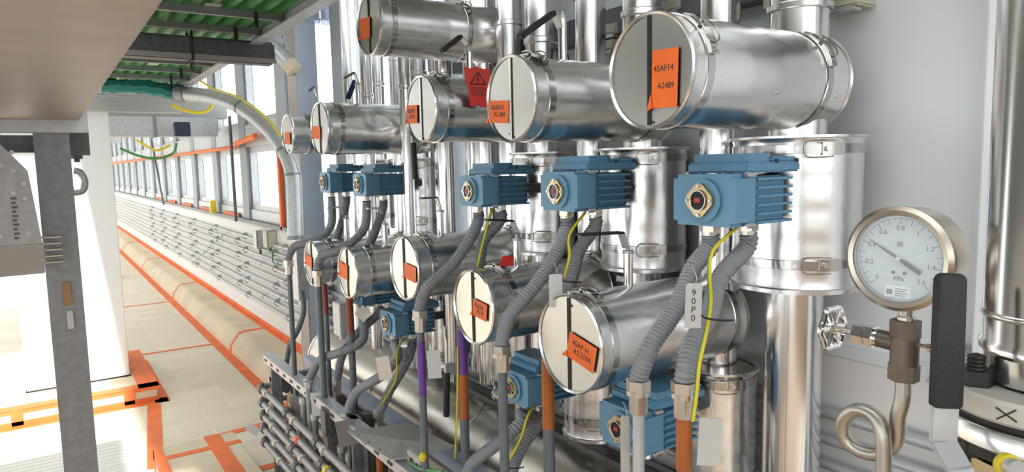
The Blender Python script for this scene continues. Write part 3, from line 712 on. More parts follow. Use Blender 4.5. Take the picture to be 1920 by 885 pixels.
AC = [(1.185, 1.000, 1.663, 'large blue valve actuator at the right, in front of the widest upright jacket', 1.08),
      (1.185, 1.508, 1.672, 'blue valve actuator under the second upper jacket from the right', 1.05),
      (1.190, 1.992, 1.663, 'dark looking blue valve actuator under the red tagged upper jacket', 1.0),
      (1.190, 2.97, 1.672, 'blue valve actuator under the dented upper jacket, right one of the left pair', 1.0),
      (1.190, 3.43, 1.678, 'leftmost of the upper blue valve actuators', 1.0),
      (1.160, 1.235, 1.082, 'blue valve actuator behind the orange painted tube at the bottom', 1.05),
      (1.180, 1.745, 1.050, 'blue valve actuator left of the large cream faced lower jacket', 1.0),
      (1.180, 2.70, 1.082, 'lower blue valve actuator beneath the third lower jacket', 1.0),
      (1.200, 3.10, 1.150, 'blue valve actuator hidden behind a pale diamond tag', 1.0)]
for i, (x, y, z, lb, s) in enumerate(AC):
    a = act if i == 0 else dup(act)
    a.location = (x, y, z); a.scale = (s*1.14, s, s); tag(a, lb, 'valve actuator', 'blue valve actuators')

# ------------------------------------------------------------------ flexible and rigid conduits
FR = .0190
def fitting(parent, p, flip=1):
    MB().cyl(p+Vector((0, 0, .012)), p+Vector((0, 0, -.010)), .0265, 6).cyl(p+Vector((0, 0, -.010)), p+Vector((0, 0, -.020)), .0255, 20).cyl(p+Vector((0, 0, -.020)), p+Vector((0, 0, -.060)), .0195, 8).build('hex_gland', M['brass'], parent)
def flex(pts, label, fit=True, r=FR, m='flex', dense=True):
    e = empty('flexible_conduit', (0, 0, 0), label, 'flexible conduit', 'grey flexible conduits')
    MB().tube(pts, r, 14, ribs=115 if dense else 0, rib=.085).build('corrugated_hose', M[m], e, ang=28)
    if fit: fitting(e, Vector(pts[-1]))
    return e
def rigid(x, y, ztop, zbot, label, sections=None, r=.0125, m='tube', extra=None):
    e = empty('conduit_tube', (x, y, zbot), label, 'conduit tube', 'upright conduit tubes')
    MB().cyl((0, 0, 0), (0, 0, ztop-zbot), r, 16).build('tube_body', M[m], e)
    for (z0, z1, mm) in (sections or []):
        MB().cyl((0, 0, z0-zbot), (0, 0, z1-zbot), r+.0012, 16).build('painted_section', M[mm], e)
    return e
def gland(a, which):   # world place of a gland below actuator i
    x, y, z, _, s = AC[a]; gx, gy = ((.030, .01), (.085, -.035))[which]
    return Vector((x+gx*s*1.14, y+gy*s, z-.072*s))
def route(a, which, mids, end):
    g = gland(a, which); return [g, g+Vector((0, 0, -.03))]+[at(px, py, x=x) for px, py, x in mids]+[Vector(end)+Vector((0, 0, .015)), Vector(end)]
# tubes
T8 = at(1197, 722, x=1.0); T9 = at(1283, 726, x=1.0)
flex(route(0, 0, [(1300, 500, 1.17), (1268, 578, 1.10), (1225, 640, 1.03), (1207, 680, 1.005)], T8), 'grey flexible conduit curving left down from the large right actuator')
flex(route(0, 1, [(1350, 520, 1.20), (1330, 590, 1.12), (1298, 645, 1.04), (1286, 690, 1.005)], T9), 'grey flexible conduit dropping nearly straight from the large right actuator')
rigid(T8.x, T8.y, T8.z-.05, .02, 'grey conduit tube at lower right below the curved flexible conduit', m='tube_light')
rigid(T9.x, T9.y, T9.z-.05, .02, 'orange painted conduit tube at lower right beside the grey one', [(T9.z-.165, T9.z-.055, 'orange')], r=.0145)
mb = MB().lathe([(.0145, 0), (.018, 0), (.018, .008), (.0145, .008)], 16, Matrix.Translation((T9.x, T9.y, T9.z-.155)))
T4 = at(787, 588, x=1.0); T6 = at(941, 655, x=1.0)
flex(route(1, 0, [(1042, 478, 1.16), (1000, 540, 1.08), (955, 592, 1.02)], T6), 'grey flexible conduit curving left down from the second upper actuator')
flex(route(1, 1, [(1085, 470, 1.25), (1066, 540, 1.18)], at(1036, 640, x=1.13)), 'grey flexible conduit running behind the large cream faced jacket', fit=False)
flex(route(2, 0, [(880, 450, 1.17), (845, 500, 1.10), (800, 540, 1.02)], T4), 'grey flexible conduit crossing before the third lower jacket')
flex(route(2, 1, [(908, 450, 1.25), (898, 500, 1.22)], at(878, 620, x=1.15)), 'grey flexible conduit running down behind the dented lower jacket', fit=False)
T2 = at(596, 512, x=1.0); T1 = at(541, 492, x=1.0)
flex(route(3, 0, [(682, 430, 1.17), (645, 465, 1.08), (603, 480, 1.02)], T2), 'grey flexible conduit arching left from the right one of the left pair of actuators')
flex(route(4, 0, [(620, 425, 1.17), (590, 452, 1.10), (552, 462, 1.03)], T1), 'grey flexible conduit arching left from the leftmost upper actuator')
flex(route(3, 1, [(705, 430, 1.24)], at(695, 460, x=1.24)), 'short grey flexible conduit behind the right one of the left pair of actuators', fit=False)
flex(route(4, 1, [(640, 420, 1.24)], at(632, 455, x=1.24)), 'short grey flexible conduit behind the leftmost upper actuator', fit=False)
T4_ = rigid(T4.x, T4.y, T4.z-.05, .1, 'conduit tube with a long purple painted section beneath the third upper actuator', [(at(790, 740, x=1.0).z, at(790, 640, x=1.0).z, 'purple')])
rigid(T6.x, T6.y, T6.z-.05, .02, 'greenish grey conduit tube rising in front of the second lower jacket', r=.0135)
rigid(T2.x, T2.y, T2.z-.05, .15, 'dark grey conduit tube in front of the leftmost lower jackets', r=.015)
rigid(T1.x, T1.y, T1.z-.05, .45, 'slender dark grey conduit tube farthest left of all', r=.013)
x5 = 1.11
rigid(x5, at(868, 700, x=x5).y, 1.22, .1, 'conduit tube painted purple and orange behind the dented lower jacket', [(at(868, 700, x=x5).z, 1.21, 'purple'), (at(868, 783, x=x5).z, at(868, 700, x=x5).z, 'orange')], r=.0155)
x7 = 1.125
rigid(x7, at(1028, 760, x=x7).y, 1.22, .02, 'conduit tube painted orange brown left of the large cream faced jacket', [(at(1028, 802, x=x7).z, 1.21, 'orange')], r=.0165)
x3 = 1.11
rigid(x3, at(657, 600, x=x3).y, 1.23, .2, 'conduit tube with a red brown top under the fourth lower jacket', [(at(660, 625, x=x3).z, 1.22, 'rust')], r=.0155)
x22 = 1.12
rigid(x22, at(612, 600, x=x22).y, 1.2, .6, 'conduit tube with dark red top left of the header end', [(at(612, 590, x=x22).z, 1.19, 'rust')], r=.012)
# lower actuators' hoses
def lowflex(a, which, mids, lb, fit=True):
    g = gland(a, which); pts = [g, g+Vector((0, 0, -.03))]+[at(px, py, x=x) for px, py, x in mids]
    flex(pts, lb, fit)
lowflex(6, 0, [(978, 792, 1.15), (935, 830, 1.08), (885, 870, 1.03), (862, 915, 1.0)], 'grey flexible conduit sweeping left from the actuator by the cream faced jacket')
lowflex(6, 1, [(990, 820, 1.2), (968, 860, 1.15), (950, 920, 1.1)], 'grey flexible conduit hanging down from the actuator by the cream faced jacket')
lowflex(7, 0, [(745, 670, 1.15), (715, 705, 1.08), (668, 735, 1.03), (650, 778, 1.0)], 'grey flexible conduit sweeping left from the actuator under the third lower jacket')
lowflex(7, 1, [(762, 680, 1.2), (735, 725, 1.15), (710, 775, 1.1)], 'grey flexible conduit hanging from the actuator under the third lower jacket')
lowflex(8, 0, [(680, 638, 1.15), (640, 660, 1.06), (600, 675, 1.02), (579, 712, 1.0)], 'grey flexible conduit sweeping left behind the diamond tag')
lowflex(8, 1, [(655, 640, 1.2), (640, 672, 1.13), (632, 715, 1.1)], 'grey flexible conduit dropping beside the header end')
flex([at(566, 545, x=1.12), at(570, 580, x=1.12), at(560, 615, x=1.10), at(543, 650, x=1.08), at(535, 700, x=1.05)], 'dark flexible conduit hanging beside the slender leftmost tube', False, .014, 'tube')
lowflex(5, 0, [(1190, 905, 1.15)], 'grey flexible conduit below the bottom actuator', False)
# square steel sleeve box left of the first lower jacket
e = empty('cable_box', at(563, 505, x=1.15), 'tall narrow pale metal box beside the slender leftmost tube', 'box')
MB().box(-.03, .03, -.05, .05, -.17, .13, .004).build('housing', M['galv_light'], e)
MB().cyl((0, 0, -.2), (0, 0, -.17), .018, 8).build('cable_gland', M['brass'], e)
e = empty('cable_box', at(640, 590, x=1.13), 'small pale metal box beside the red topped tube', 'box')
MB().box(-.025, .025, -.05, .05, -.10, .06, .004).build('housing', M['tagm'], e)
MB().cyl((0, 0, -.12), (0, 0, -.10), .015, 8).build('cable_gland', M['brass'], e)

def wire(pts, lb, r=.0036):
    e = empty('earth_wire', (0, 0, 0), lb, 'wire', 'yellow and green earth wires')
    P = [Vector(p) for p in pts]
    MB().tube(P, r, 8, step=.015).build('yellow_sheath', M['yellow'], e)
    MB().tube([p+Vector((-r*.75, r*.6, 0)) for p in P], r*.45, 6, step=.015).build('green_stripe', M['green'], e)
    return e
g = gland(0, 1)+Vector((-.03, 0, .02))
wire([g, at(1337, 470, x=1.16), at(1331, 520, x=1.14), at(1333, 565, x=1.08), at(1325, 620, x=1.03), at(1312, 680, x=1.0), at(1306, 740, x=.99), at(1299, 790, x=.985)], 'yellow earth wire hanging down from the large right actuator')
wire([gland(1, 1)+Vector((-.03, 0, .02)), at(1068, 440, x=1.18), at(1068, 480, x=1.16), at(1058, 520, x=1.15)], 'green and yellow earth wire below the second upper actuator')
wire([gland(2, 1)+Vector((-.03, 0, .02)), at(912, 430, x=1.18), at(903, 465, x=1.17), at(895, 500, x=1.16)], 'orange yellow earth wire below the third upper actuator')
wire([gland(6, 1)+Vector((-.03, 0, .02)), at(990, 780, x=1.15), at(975, 825, x=1.12), at(950, 870, x=1.08)], 'yellow earth wire below the actuator by the cream faced jacket')
wire([gland(7, 1)+Vector((-.03, 0, .02)), at(745, 660, x=1.15), at(742, 710, x=1.12), at(715, 760, x=1.1)], 'yellow earth wire below the actuator under the third lower jacket')
wire([at(858, 650, x=1.09), at(858, 720, x=1.09), at(856, 800, x=1.09), at(853, 860, x=1.09)], 'thin earth wire running down beside the purple and orange tube', .003)
for (px, py, x, dx, lb) in [(1333, 590, 1.05, .03, 'right'), (1060, 522, 1.14, .03, 'middle'), (955, 868, 1.07, .03, 'lower')]:
    p = at(px, py, x=x)
    tag(MB().tube([p+Vector((-.02, .02, .012)), p+Vector((-.03, -.01, .0)), p+Vector((.0, -.03, -.006)), p+Vector((.03, -.03, -.01))], .002, 6, step=.01).build('cable_tie', M['black']), '%s black cable tie holding an earth wire to a flexible conduit' % lb, 'cable tie', 'black cable ties')

# ------------------------------------------------------------------ spindles with levers
def lever(base, h, tip_px, tipx=None, tipy=None, label='', grip='black', bar='galv_dark', r=.011, gw=.013):
    base = Vector(base)
    e = empty('lever_valve', base, label, 'valve handle', 'lever handles on silver spindles')
    MB().cyl((0, 0, 0), (0, 0, h), r, 20).build('spindle', M['riser'], e)
    MB().cyl((0, 0, h), (0, 0, h+.010), r+.002, 8).cyl((0, 0, h+.010), (0, 0, h+.022), .004, 8).build('spindle_nut', M['galv_light'], e)
    tip = (at(*tip_px, x=tipx) if tipx is not None else at(*tip_px, y=tipy))-base
    top = Vector((0, 0, h+.012)); el = Vector((tip.x*.32, tip.y*.32, max(top.z, tip.z)+.03 if False else top.z+(tip.z-top.z)*.2))
    def bar_(a, b, wd, th):
        a = Vector(a); b = Vector(b); d = (b-a).normalized(); s_ = d.cross(Vector((0, 0, 1)))
        s_ = s_.normalized() if s_.length > 1e-4 else Vector((1, 0, 0)); u_ = s_.cross(d)
        mb = MB(); mb.box(-wd, wd, 0, (b-a).length, -th, th, min(wd, th)*.5, mx=cols(s_, d, u_, a)); return mb
    bar_(top, el, gw*.9, .0025).build('lever_bar', M['galv_light'], e)
    bar_(el, tip, gw, .006).build('lever_grip', M[grip], e)
    return e
def bentlever(base, h, pxs, y, label, grip='black', gr=.011):
    """spindle with a cranked lever: pxs are picture places on the plane y where the lever bends"""
    base = Vector(base); e = empty('lever_valve', base, label, 'valve handle', 'lever handles on silver spindles')
    MB().cyl((0, 0, 0), (0, 0, h), .0125, 20).build('spindle', M['riser'], e)
    MB().cyl((0, 0, h), (0, 0, h+.008), .0145, 16).cyl((0, 0, h), (0, 0, h+.02), .005, 8).build('spindle_nut', M['galv_light'], e)
    P = [at(px, py, y=y)-base for px, py in pxs]
    if h > .08 and grip == 'black' and gr < .008:
        MB().box(-.014, .014, -.001, .001, -.03, .03, mx=Matrix.Translation((-.012, -.055, -.018)) @ Matrix.Rotation(-.75, 4, 'X')).box(-.014, -.012, .0, .03, .02, .034).build('stop_plate', M['galv_light'], e, smooth=False)
    def seg(a, b, wd, th, nm, m):
        d = (b-a).normalized(); s_ = Vector((0, 1, 0)); u_ = d.cross(s_).normalized()
        MB().box(-wd, wd, 0, (b-a).length, -th, th, min(wd, th)*.4, mx=cols(s_, d, u_, a)).build(nm, M[m], e)
    for a, b in zip(P[:-2], P[1:-1]): seg(a, b, .0135, .002, 'lever_bar', 'galv_light')
    seg(P[-2], P[-1], .014, gr*.65, 'lever_grip', grip)
    return e
def plate_lever(base, h, quad, bar, label, y):
    e = bentlever(base, h, [(0, 0)]*0 or quad, y, label)
    return e
b = at(1055, 104, y=1.54)
bentlever((b.x, 1.54, 2.03), b.z-2.03+.10, [(1050, 52), (1038, 24), (974, 70)], 1.50, 'black lever handle on the spindle above the second upper jacket')
b = at(880, 128, y=2.07)
bentlever((b.x, 2.07, 2.04), .095, [(876, 84), (864, 68), (828, 96)], 2.03, 'black lever handle on the spindle behind the red warning tag')
b = at(1178, 545, y=1.31)
bentlever((b.x, 1.31, 1.415), .095, [(1174, 466), (1165, 436), (1085, 440)], 1.31, 'thin dark lever on the spindle above the cream faced lower jacket', gr=.005)
b = at(970, 490, y=1.77)
bentlever((b.x, 1.77, 1.425), .085, [(968, 432), (960, 414), (912, 412)], 1.77, 'thin dark lever on the spindle above the dented lower jacket', gr=.005)
b = at(828, 465, y=2.24)
bentlever((b.x, 2.24, 1.49), .09, [(824, 388), (818, 370), (788, 372)], 2.24, 'thin dark lever on the spindle above the third lower jacket', 'galv_dark', gr=.005)
b = at(650, 440, y=3.28)
bentlever((b.x, 3.28, 1.395), .10, [(643, 400), (634, 388), (613, 391)], 3.28, 'small pale lever on the leftmost lower jacket', 'galv_light', gr=.005)
b = at(722, 440, y=2.81)
bentlever((b.x, 2.81, 1.405), .09, [(716, 400), (708, 390), (688, 391)], 2.81, 'small pale lever on the fourth lower jacket', 'galv_light', gr=.005)
b = at(592, 208, y=3.56)
bentlever((b.x, 3.56, 2.02), .06, [(594, 180), (588, 163), (578, 172)], 3.56, 'small grey lever above the leftmost upper jacket', 'galv', gr=.008)
b = at(672, 190, y=3.07)
bentlever((b.x, 3.07, 2.04), .09, [(672, 160), (664, 136), (643, 148)], 3.07, 'small grey lever above the dented upper jacket', 'galv', gr=.008)
tag(MB().box(-.012, .012, -.006, .006, -.05, .05, .003, mx=Matrix.Translation(at(659, 168, y=3.2)) @ Matrix.Rotation(.45, 4, 'Y')).build('valve_grip', mat('dark blue grip', (.01, .07, .22), .5)), 'dark blue valve grip above the dented upper jacket', 'valve handle')
def hanging_grip(pt, pb, x, lb):
    a = at(*pt, x=x); b_ = at(*pb, x=x); e = empty('hanging_lever', a, lb, 'valve handle')
    MB().tube([(0, 0, 0), ((b_-a)*.97), b_-a], .0115, 12, smooth=False).build('lever_grip', M['black'], e)
    MB().box(-.008, .03, -.008, .008, -.012, .03, .002).build('lever_bar', M['galv_light'], e)
hanging_grip((838, 698), (837, 780), 1.10, 'black hanging lever grip in front of the header pipe')
hanging_grip((775, 268), (779, 336), 1.22, 'black hanging lever grip under the red tagged upper jacket')

# red warning tag over the jacket, with triangle sign
wt_ = empty('warning_tag', at(893, 165, y=1.93), 'red danger tag with black triangle draped behind the second upper jacket', 'warning tag')
mxw = cols((.94, -.34, 0), (.0, 0, 1), (-.34, -.94, 0))
outl = [(-.040, .068), (-.02, .062), (.0, .068), (.03, .060), (.045, .064), (.048, .0), (.044, -.06), (.012, -.062), (.005, -.055), (-.022, -.058), (-.026, -.01), (-.034, .02)]
MB().prism(outl, -.0015, .0015, mxw).build('tag_sheet', M['redcloth'], wt_, smooth=False)
tri = MB()
for a, b_ in (((-.02, .012), (.03, .012)), ((.03, .012), (.006, .05)), ((.006, .05), (-.02, .012))):
    tri.cyl(mxw @ Vector((a[0], a[1], .0025)), mxw @ Vector((b_[0], b_[1], .0025)), .0017, 6)
tri.cyl(mxw @ Vector((.007, .040, .003)), mxw @ Vector((.003, .028, .003)), .0016, 6).cyl(mxw @ Vector((.003, .028, .003)), mxw @ Vector((.009, .027, .003)), .0016, 6).cyl(mxw @ Vector((.009, .027, .003)), mxw @ Vector((.005, .016, .003)), .0016, 6)
tri.build('warning_triangle', M['ink'], wt_)
text('DANGER\nDO NOT\nTOUCH', 'printed_words', .012, M['ink'], wt_, mxw @ Matrix.Translation((.005, -.012, .002)), ls=.85)
tag(MB().prism([(-.03, -.012), (.02, -.016), (.028, .012), (-.008, .018)], -.001, .001, Matrix.Translation(at(950, 490, y=1.70)) @ Matrix.Rotation(1.2, 4, 'X')).build('warning_tag', M['redcloth'], None, smooth=False), 'small dark red tag lying on top of the dented lower jacket', 'warning tag')

# hanging tags
def tagplate(px, py, x, wd, hg, lb, m='tagm', rot=0, txt=None, yawr=-.55, strap=True):
    p = at(px, py, x=x); mx = Matrix.Translation(p) @ Matrix.Rotation(yawr, 4, 'Z') @ Matrix.Rotation(PI/2, 4, 'X') @ Matrix.Rotation(rot, 4, 'Z')
    e = empty('metal_tag', label=lb, cat='tag', mx=mx)
    MB().prism([(-wd/2, -hg/2), (wd/2, -hg/2), (wd/2, hg/2-.003), (wd/2-.003, hg/2), (-wd/2+.003, hg/2), (-wd/2, hg/2-.003)], -.0008, .0008).build('tag_plate', M[m], e, smooth=False)
    MB().tube([(0, hg/2-.004, .001), (.004, hg/2+.010, .003), (-.003, hg/2+.03, -.004)], .0008, 6, step=.01).build('tag_string', M['galv_light'], e)
    if txt: text(txt, 'tag_writing', .017, M['ink'], e, Matrix.Translation((0, 0, .001)), ls=.95)
    return e
tagplate(1300, 573, .99, .031, .085, 'white metal tag marked 90P0 hanging from the right flexible conduits', 'tagm', -.03, '9\n0\nP\n0')
tagplate(1042, 545, 1.06, .034, .085, 'blank grey tag hanging left of the large cream faced jacket', 'tagm', 0)
tagplate(814, 683, 1.02, .045, .095, 'grey tag with faint print beside the purple tube', 'tagm', .03)
tagplate(681, 588, 1.02, .05, .05, 'pale diamond shaped tag in front of a lower actuator', 'flangepaint', PI/4)
tagplate(720, 690, 1.02, .05, .09, 'silver tag on the hose sweeping left under the third lower jacket', 'plate', .15)
tagplate(595, 758, .98, .055, .11, 'grey tag hanging between two leftmost tubes', 'tagm', 0)
tagplate(554, 763, .97, .05, .11, 'dark brown tag at the foot of the slender leftmost tube', 'tagdark', 0)
tagplate(650, 812, .96, .08, .11, 'brown tag below the hose fitting near the sheet metal plate', 'tagdark', .15)
tagplate(474, 805, .93, .08, .05, 'tilted grey tag sticking out left of the conduit rack', 'tagm', -.6)
tagplate(1331, 828, 1.02, .045, .095, 'blank grey tag right of the orange painted tube, before the low rightmost upright jacket', 'tagm', -.05, yawr=-.62)
tagplate(1172, 845, 1.02, .02, .16, 'narrow beige strap plate in front of the bottom actuator', 'flangepaint', 0)

# ------------------------------------------------------------------ rack at the lower left
rk = empty('conduit_rack', (1.0, 3.86, 0), 'low perforated steel rack carrying bundles of small conduits at lower left', 'rack')
mb = MB(); mb.box(-.03, .03, -2.9, .12, .655, .70, .002); mb.build('top_rail', M['galv_light'], rk)
mb = MB().box(.20, .25, -2.9, .12, .60, .65, .002).build('rear_rail', M['bluecol'], rk)
mb = MB()
for k in range(24): mb.box(-.0335, -.029, .05-.12*k, .085-.12*k, .672, .684)
mb.build('rail_slots', M['blackm'], rk, smooth=False)
for y in (0, -.9, -1.8, -2.7):
    MB().box(-.028, .028, y-.028, y+.028, 0, .655, .003).build('rack_leg', M['galv'], rk)
    MB().box(-.08, .06, y-.05, y+.05, 0, .012).cyl((-.055, y, .01), (-.055, y, .03), .012, 6).build('foot_plate', M['galv_dark'], rk)
for y in (0, -1.8):
    MB().box(-.028, .25, y-.02, y+.02, .57, .60, .002).build('cross_bar', M['galv'], rk)
lv = [.53, .45, .375, .30, .22]
on = ['topmost', 'second', 'third', 'fourth', 'lowest']
for i, z in enumerate(lv):
    e = empty('rack_conduit', (.93, 3.9, z), '%s front conduit along the conduit rack at lower left' % on[i], 'conduit', 'front conduits of the low rack')
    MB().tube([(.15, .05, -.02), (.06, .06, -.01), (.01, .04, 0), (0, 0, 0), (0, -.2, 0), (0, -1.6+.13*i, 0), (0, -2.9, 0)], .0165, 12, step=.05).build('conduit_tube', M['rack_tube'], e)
    for y in (-.02, -.5-.04*i, -.95-.06*i, -1.5): MB().cyl((0, y-.02, 0), (0, y+.02, 0), .0245, 8).cyl((0, y, .008), (0, y, .036), .011, 8).build('coupling', M['galv_dark'], e)
    for y, mm in ((-.12-.05*i, 'cream'), (-.62-.05*i, 'floortape' if i % 2 else 'cream'), (-1.05-.03*i, 'yellow' if i % 2 else 'cream')):
        MB().cyl((-.004, y-.012, .0), (-.004, y+.012, 0), .0205, 8).build('marker_ring', M[mm], e)
for i, z in enumerate(lv[:4]):
    e = empty('rack_conduit', (1.10, 3.7, z+.04), '%s rear conduit along the conduit rack at lower left' % on[i], 'conduit', 'rear conduits of the low rack')
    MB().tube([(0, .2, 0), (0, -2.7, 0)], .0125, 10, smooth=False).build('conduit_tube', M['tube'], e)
    for y in (.18, -.3-.04*i, -.75-.06*i, -1.2): MB().cyl((0, y-.02, 0), (0, y+.02, 0), .020, 8).cyl((0, y, .008), (0, y, .032), .010, 8).build('coupling', M['galv_dark'], e)
    for y, mm in ((-.05-.05*i, 'floortape'), (-.5, 'cream')):
        MB().cyl((-.004, y-.015, .0), (-.004, y+.015, 0), .018, 8).build('marker_ring', M[mm], e)
# small upright stubs rising from the rack
k = 0
for (px, x, ytop, ybot) in [(568, .97, 745, 840), (578, .97, 715, 830), (590, .98, 775, 850), (640, 1.0, 835, 900), (560, .99, 770, 870), (655, 1.0, 850, 900)]:
    a = at(px, ytop, x=x); b_ = at(px, ybot, x=x); k += 1
    e = empty('conduit_stub', (a.x, a.y, b_.z), '%s short upright conduit stub standing in the low rack' % ['left', 'fitted', 'middle', 'right', 'leftmost', 'rightmost'][k-1], 'conduit', 'short conduit stubs of the rack')
    MB().tube([(-.01, -.10, -.02), (-.01, -.04, -.015), (0, 0, .02), (0, 0, a.z-b_.z)], .0145, 10, step=.02).build('conduit_tube', M['rack_tube'], e)
    MB().cyl((0, 0, a.z-b_.z-.03), (0, 0, a.z-b_.z), .020, 8).build('coupling', M['galv_light'], e)
for (px, py, x, sy, sz, lb) in [(618, 790, .98, .08, .13, 'dark grey lozenge junction box on the second leftmost tube'), (690, 850, 1.06, .16, .2, 'dark upright cable box under the sheet metal plate'), (536, 715, 1.04, .07, .12, 'small dark box behind the rack leg')]:
    p = at(px, py, x=x); e = empty('junction_box', p, lb, 'junction box')
    MB().box(-.025, .02, -sy/2, sy/2, -sz/2, sz/2, .012).build('housing', M['galv_dark'], e)
    MB().box(-.03, -.025, -sy/2+.008, sy/2-.008, -sz/2+.008, sz/2-.008, .002).build('cover', M['galv_dark'], e)
for i, (px, x) in enumerate([(668, 1.02), (690, 1.08), (735, 1.08), (762, 1.12)]):
    p = at(px, 845, x=x); e = empty('cable_post', (p.x, p.y, 0), '%s of the dark upright channels under the sheet metal plate' % ['leftmost', 'second', 'third', 'rightmost'][i], 'channel', 'dark channels below the plate')
    MB().box(-.025, .025, -.03, .03, 0, .70, .003).build('channel', M['galv_dark' if i % 2 else 'galv'], e)
    MB().box(-.028, -.02, -.01, .01, .2, .66, .001).build('slot_strip', M['blackm'], e)
p = at(712, 850, x=1.04)
rigid(p.x, p.y, .66, .1, 'short orange painted tube under the sheet metal plate', [(.5, .655, 'orange')], r=.014)
# thin sheet lying over the rack
a1, a2, a3, a4, a5 = at(650, 809, z=.75), at(765, 794, z=.765), at(855, 838, z=.74), at(775, 858, z=.72), at(732, 863, z=.72)
mb = MB(); low = [a1, a2, a3, a4, a5]; cc = sum(low, Vector())/5+Vector((0, 0, .012))
vs = [p.copy() for p in low]+[cc]+[p+Vector((0, 0, .002)) for p in low]+[cc+Vector((0, 0, .002))]
fs = [(i, (i+1) % 5, 5) for i in range(5)]+[(6+(i+1) % 5, 6+i, 11) for i in range(5)]+[(i, 6+i, 6+(i+1) % 5, (i+1) % 5) for i in range(5)]
mb.add(vs, fs)
sp = empty('sheet_plate', (0, 0, 0), 'thin bent silver sheet metal plate lying across the conduit rack', 'sheet metal')
mb.build('sheet_body', M['plate'], sp, smooth=False)
mb = MB(); 
for t in (.25, .5, .75): 
    c_ = a1.lerp(a5, t)+Vector((.012, .012, .003)); mb.cyl(c_, c_+Vector((0, 0, .004)), .005, 8)
mb.build('plate_hole_rim', M['blackm'], sp)
# white slotted bracket + coloured bits near the bottom of the purple tube
e = empty('slotted_bracket', at(782, 866, x=1.02), 'white slotted bracket behind the purple tube near the bottom', 'bracket')
MB().box(-.012, .012, -.05, .06, -.03, .03, .004).build('bracket_plate', M['flangepaint'], e)
MB().cyl((-.0135, .02, 0), (-.012, .02, 0), .012, 16).cyl((-.0135, -.025, 0), (-.012, -.025, 0), .008, 16).build('bracket_hole', M['blackm'], e)
p = at(793, 857, x=.985)
MB().lathe([(0, -.018), (.010, -.012), (.013, 0), (.010, .012), (0, .018)], 14, Matrix.Translation(p-T4_.location)).build('yellow_cap', M['yellow'], T4_)
tag(MB().tube([at(770, 868, x=1.0), at(790, 880, x=1.0), at(830, 884, x=1.0)], .006, 8).build('green_wire', M['green']), 'green wire curling beneath the white slotted bracket', 'wire')
# thin black wire on the header and ring on jacket two
tag(MB().tube([at(895, 780, x=1.33), at(905, 765, x=1.34), at(922, 740, x=1.36), at(935, 722, x=1.38)], .0018, 6, step=.01).build('thin_wire', M['blackm']), 'thin black wire lying on the header pipe', 'wire')
p = at(1050, 108, y=1.6)
tag(MB().tube([p+Vector((-.033, 0, -.015)), p+Vector((-.028, 0, .012)), p+Vector((0, 0, .028)), p+Vector((.028, 0, .012)), p+Vector((.033, 0, -.015))], .002, 6, step=.01).build('wire_hoop', M['blackm']), 'thin dark wire hoop around the spindle on the second upper jacket', 'wire')

# ================================================================== RIGHT FOREGROUND
# pressure gauge, faces -X; local: x -> right (-Y), y -> up, z -> towards viewer (-X)
GC = Vector((.70, .344, 1.648))
gmx = cols((0, -1, 0), (0, 0, 1), (-1, 0, 0), GC)
ga = empty('pressure_gauge', label='round steel pressure gauge with white dial on a thin upright pipe', cat='pressure gauge', mx=gmx)
R = .0515
MB().lathe([(0, -.040), (R-.006, -.040), (R-.002, -.036), (R-.002, -.004), (R+.001, -.002), (R+.001, .004), (R-.003, .0075), (R-.0075, .0065), (R-.009, .001), (R-.009, -.003)], 72).build('gauge_case', M['gauge_rim'], ga)
dl = MB().cyl((0, 0, -.004), (0, 0, -.001), R-.008, 64).build('dial_face', M['dial'], ga)
mb = MB(); rd = R-.0115
def pol(a, r_): return Vector((r_*math.cos(a), r_*math.sin(a), -.0008))
mj = MB()
for k in range(33):
    a = math.radians(225-270*k/32); L_ = .0055 if k % 2 == 0 else .0028
    p0, p1 = pol(a, rd), pol(a, rd-L_); d = (p1-p0).normalized(); s_ = Vector((-d.y, d.x, 0))*(.00032 if k % 2 == 0 else .0002)
    mj.add([p0-s_, p0+s_, p1+s_, p1-s_], [(0, 1, 2, 3)])
for k in range(64):
    a0_, a1_ = math.radians(225-270*k/64), math.radians(225-270*(k+1)/64)
    mj.add([pol(a0_, rd), pol(a0_, rd+.0004), pol(a1_, rd+.0004), pol(a1_, rd)], [(0, 1, 2, 3)])
mj.build('scale_marks', M['ink'], dl, smooth=False)
for k, s_ in enumerate(['0', '0.2', '0.4', '0.6', '0.8', '1', '1.2', '1.4', '1.6']):
    a = math.radians(225-270*k/8); p = pol(a, rd-.0095)
    text(s_, 'scale_number', .0068, M['ink'], dl, Matrix.Translation(p), thick=.0001)
text('MPa', 'unit_text', .006, M['ink'], dl, Matrix.Translation((0, -.0205, -.0007)), thick=.0001)
mb = MB(); mb.prism([(-.0028, .0118), (.0028, .0118), (.0028, .0168), (-.0028, .0168)], -.001, -.0006)
mb.build('maker_mark', mat('grey ink', (.25, .25, .26), .6), dl, smooth=False)
mb = MB()
for (x0_, x1_, y_) in [(-.004, .004, .0095), (-.005, .006, -.005), (-.008, .002, -.0035), (-.002, .007, -.008), (-.003, .004, .0185)]: mb.box(x0_, x1_, y_, y_+.0004, -.001, -.0007)
mb.build('small_print', mat('faint ink', (.45, .47, .47), .6), dl, smooth=False)
MB().cyl((-.0055, -.0145, -.001), (-.0055, -.0145, .0002), .0016, 12).cyl((.0055, -.0145, -.001), (.0055, -.0145, .0002), .0016, 12).build('dial_screw', M['ink'], dl)
st_ = MB().box(-.013, .012, -.0425+.003, -.0295+.0015, -.0008, -.0003).build('dial_sticker', mat('white sticker', (.85, .85, .84), .5), dl, smooth=False)
mb = MB()
for k in range(4): mb.box(-.003, .010-(k % 2)*.003, -.0312-.0022*k, -.0304-.0022*k, -.0003, -.0001)
mb.box(-.0115, -.0055, -.0368, -.0318, -.0003, -.0001)
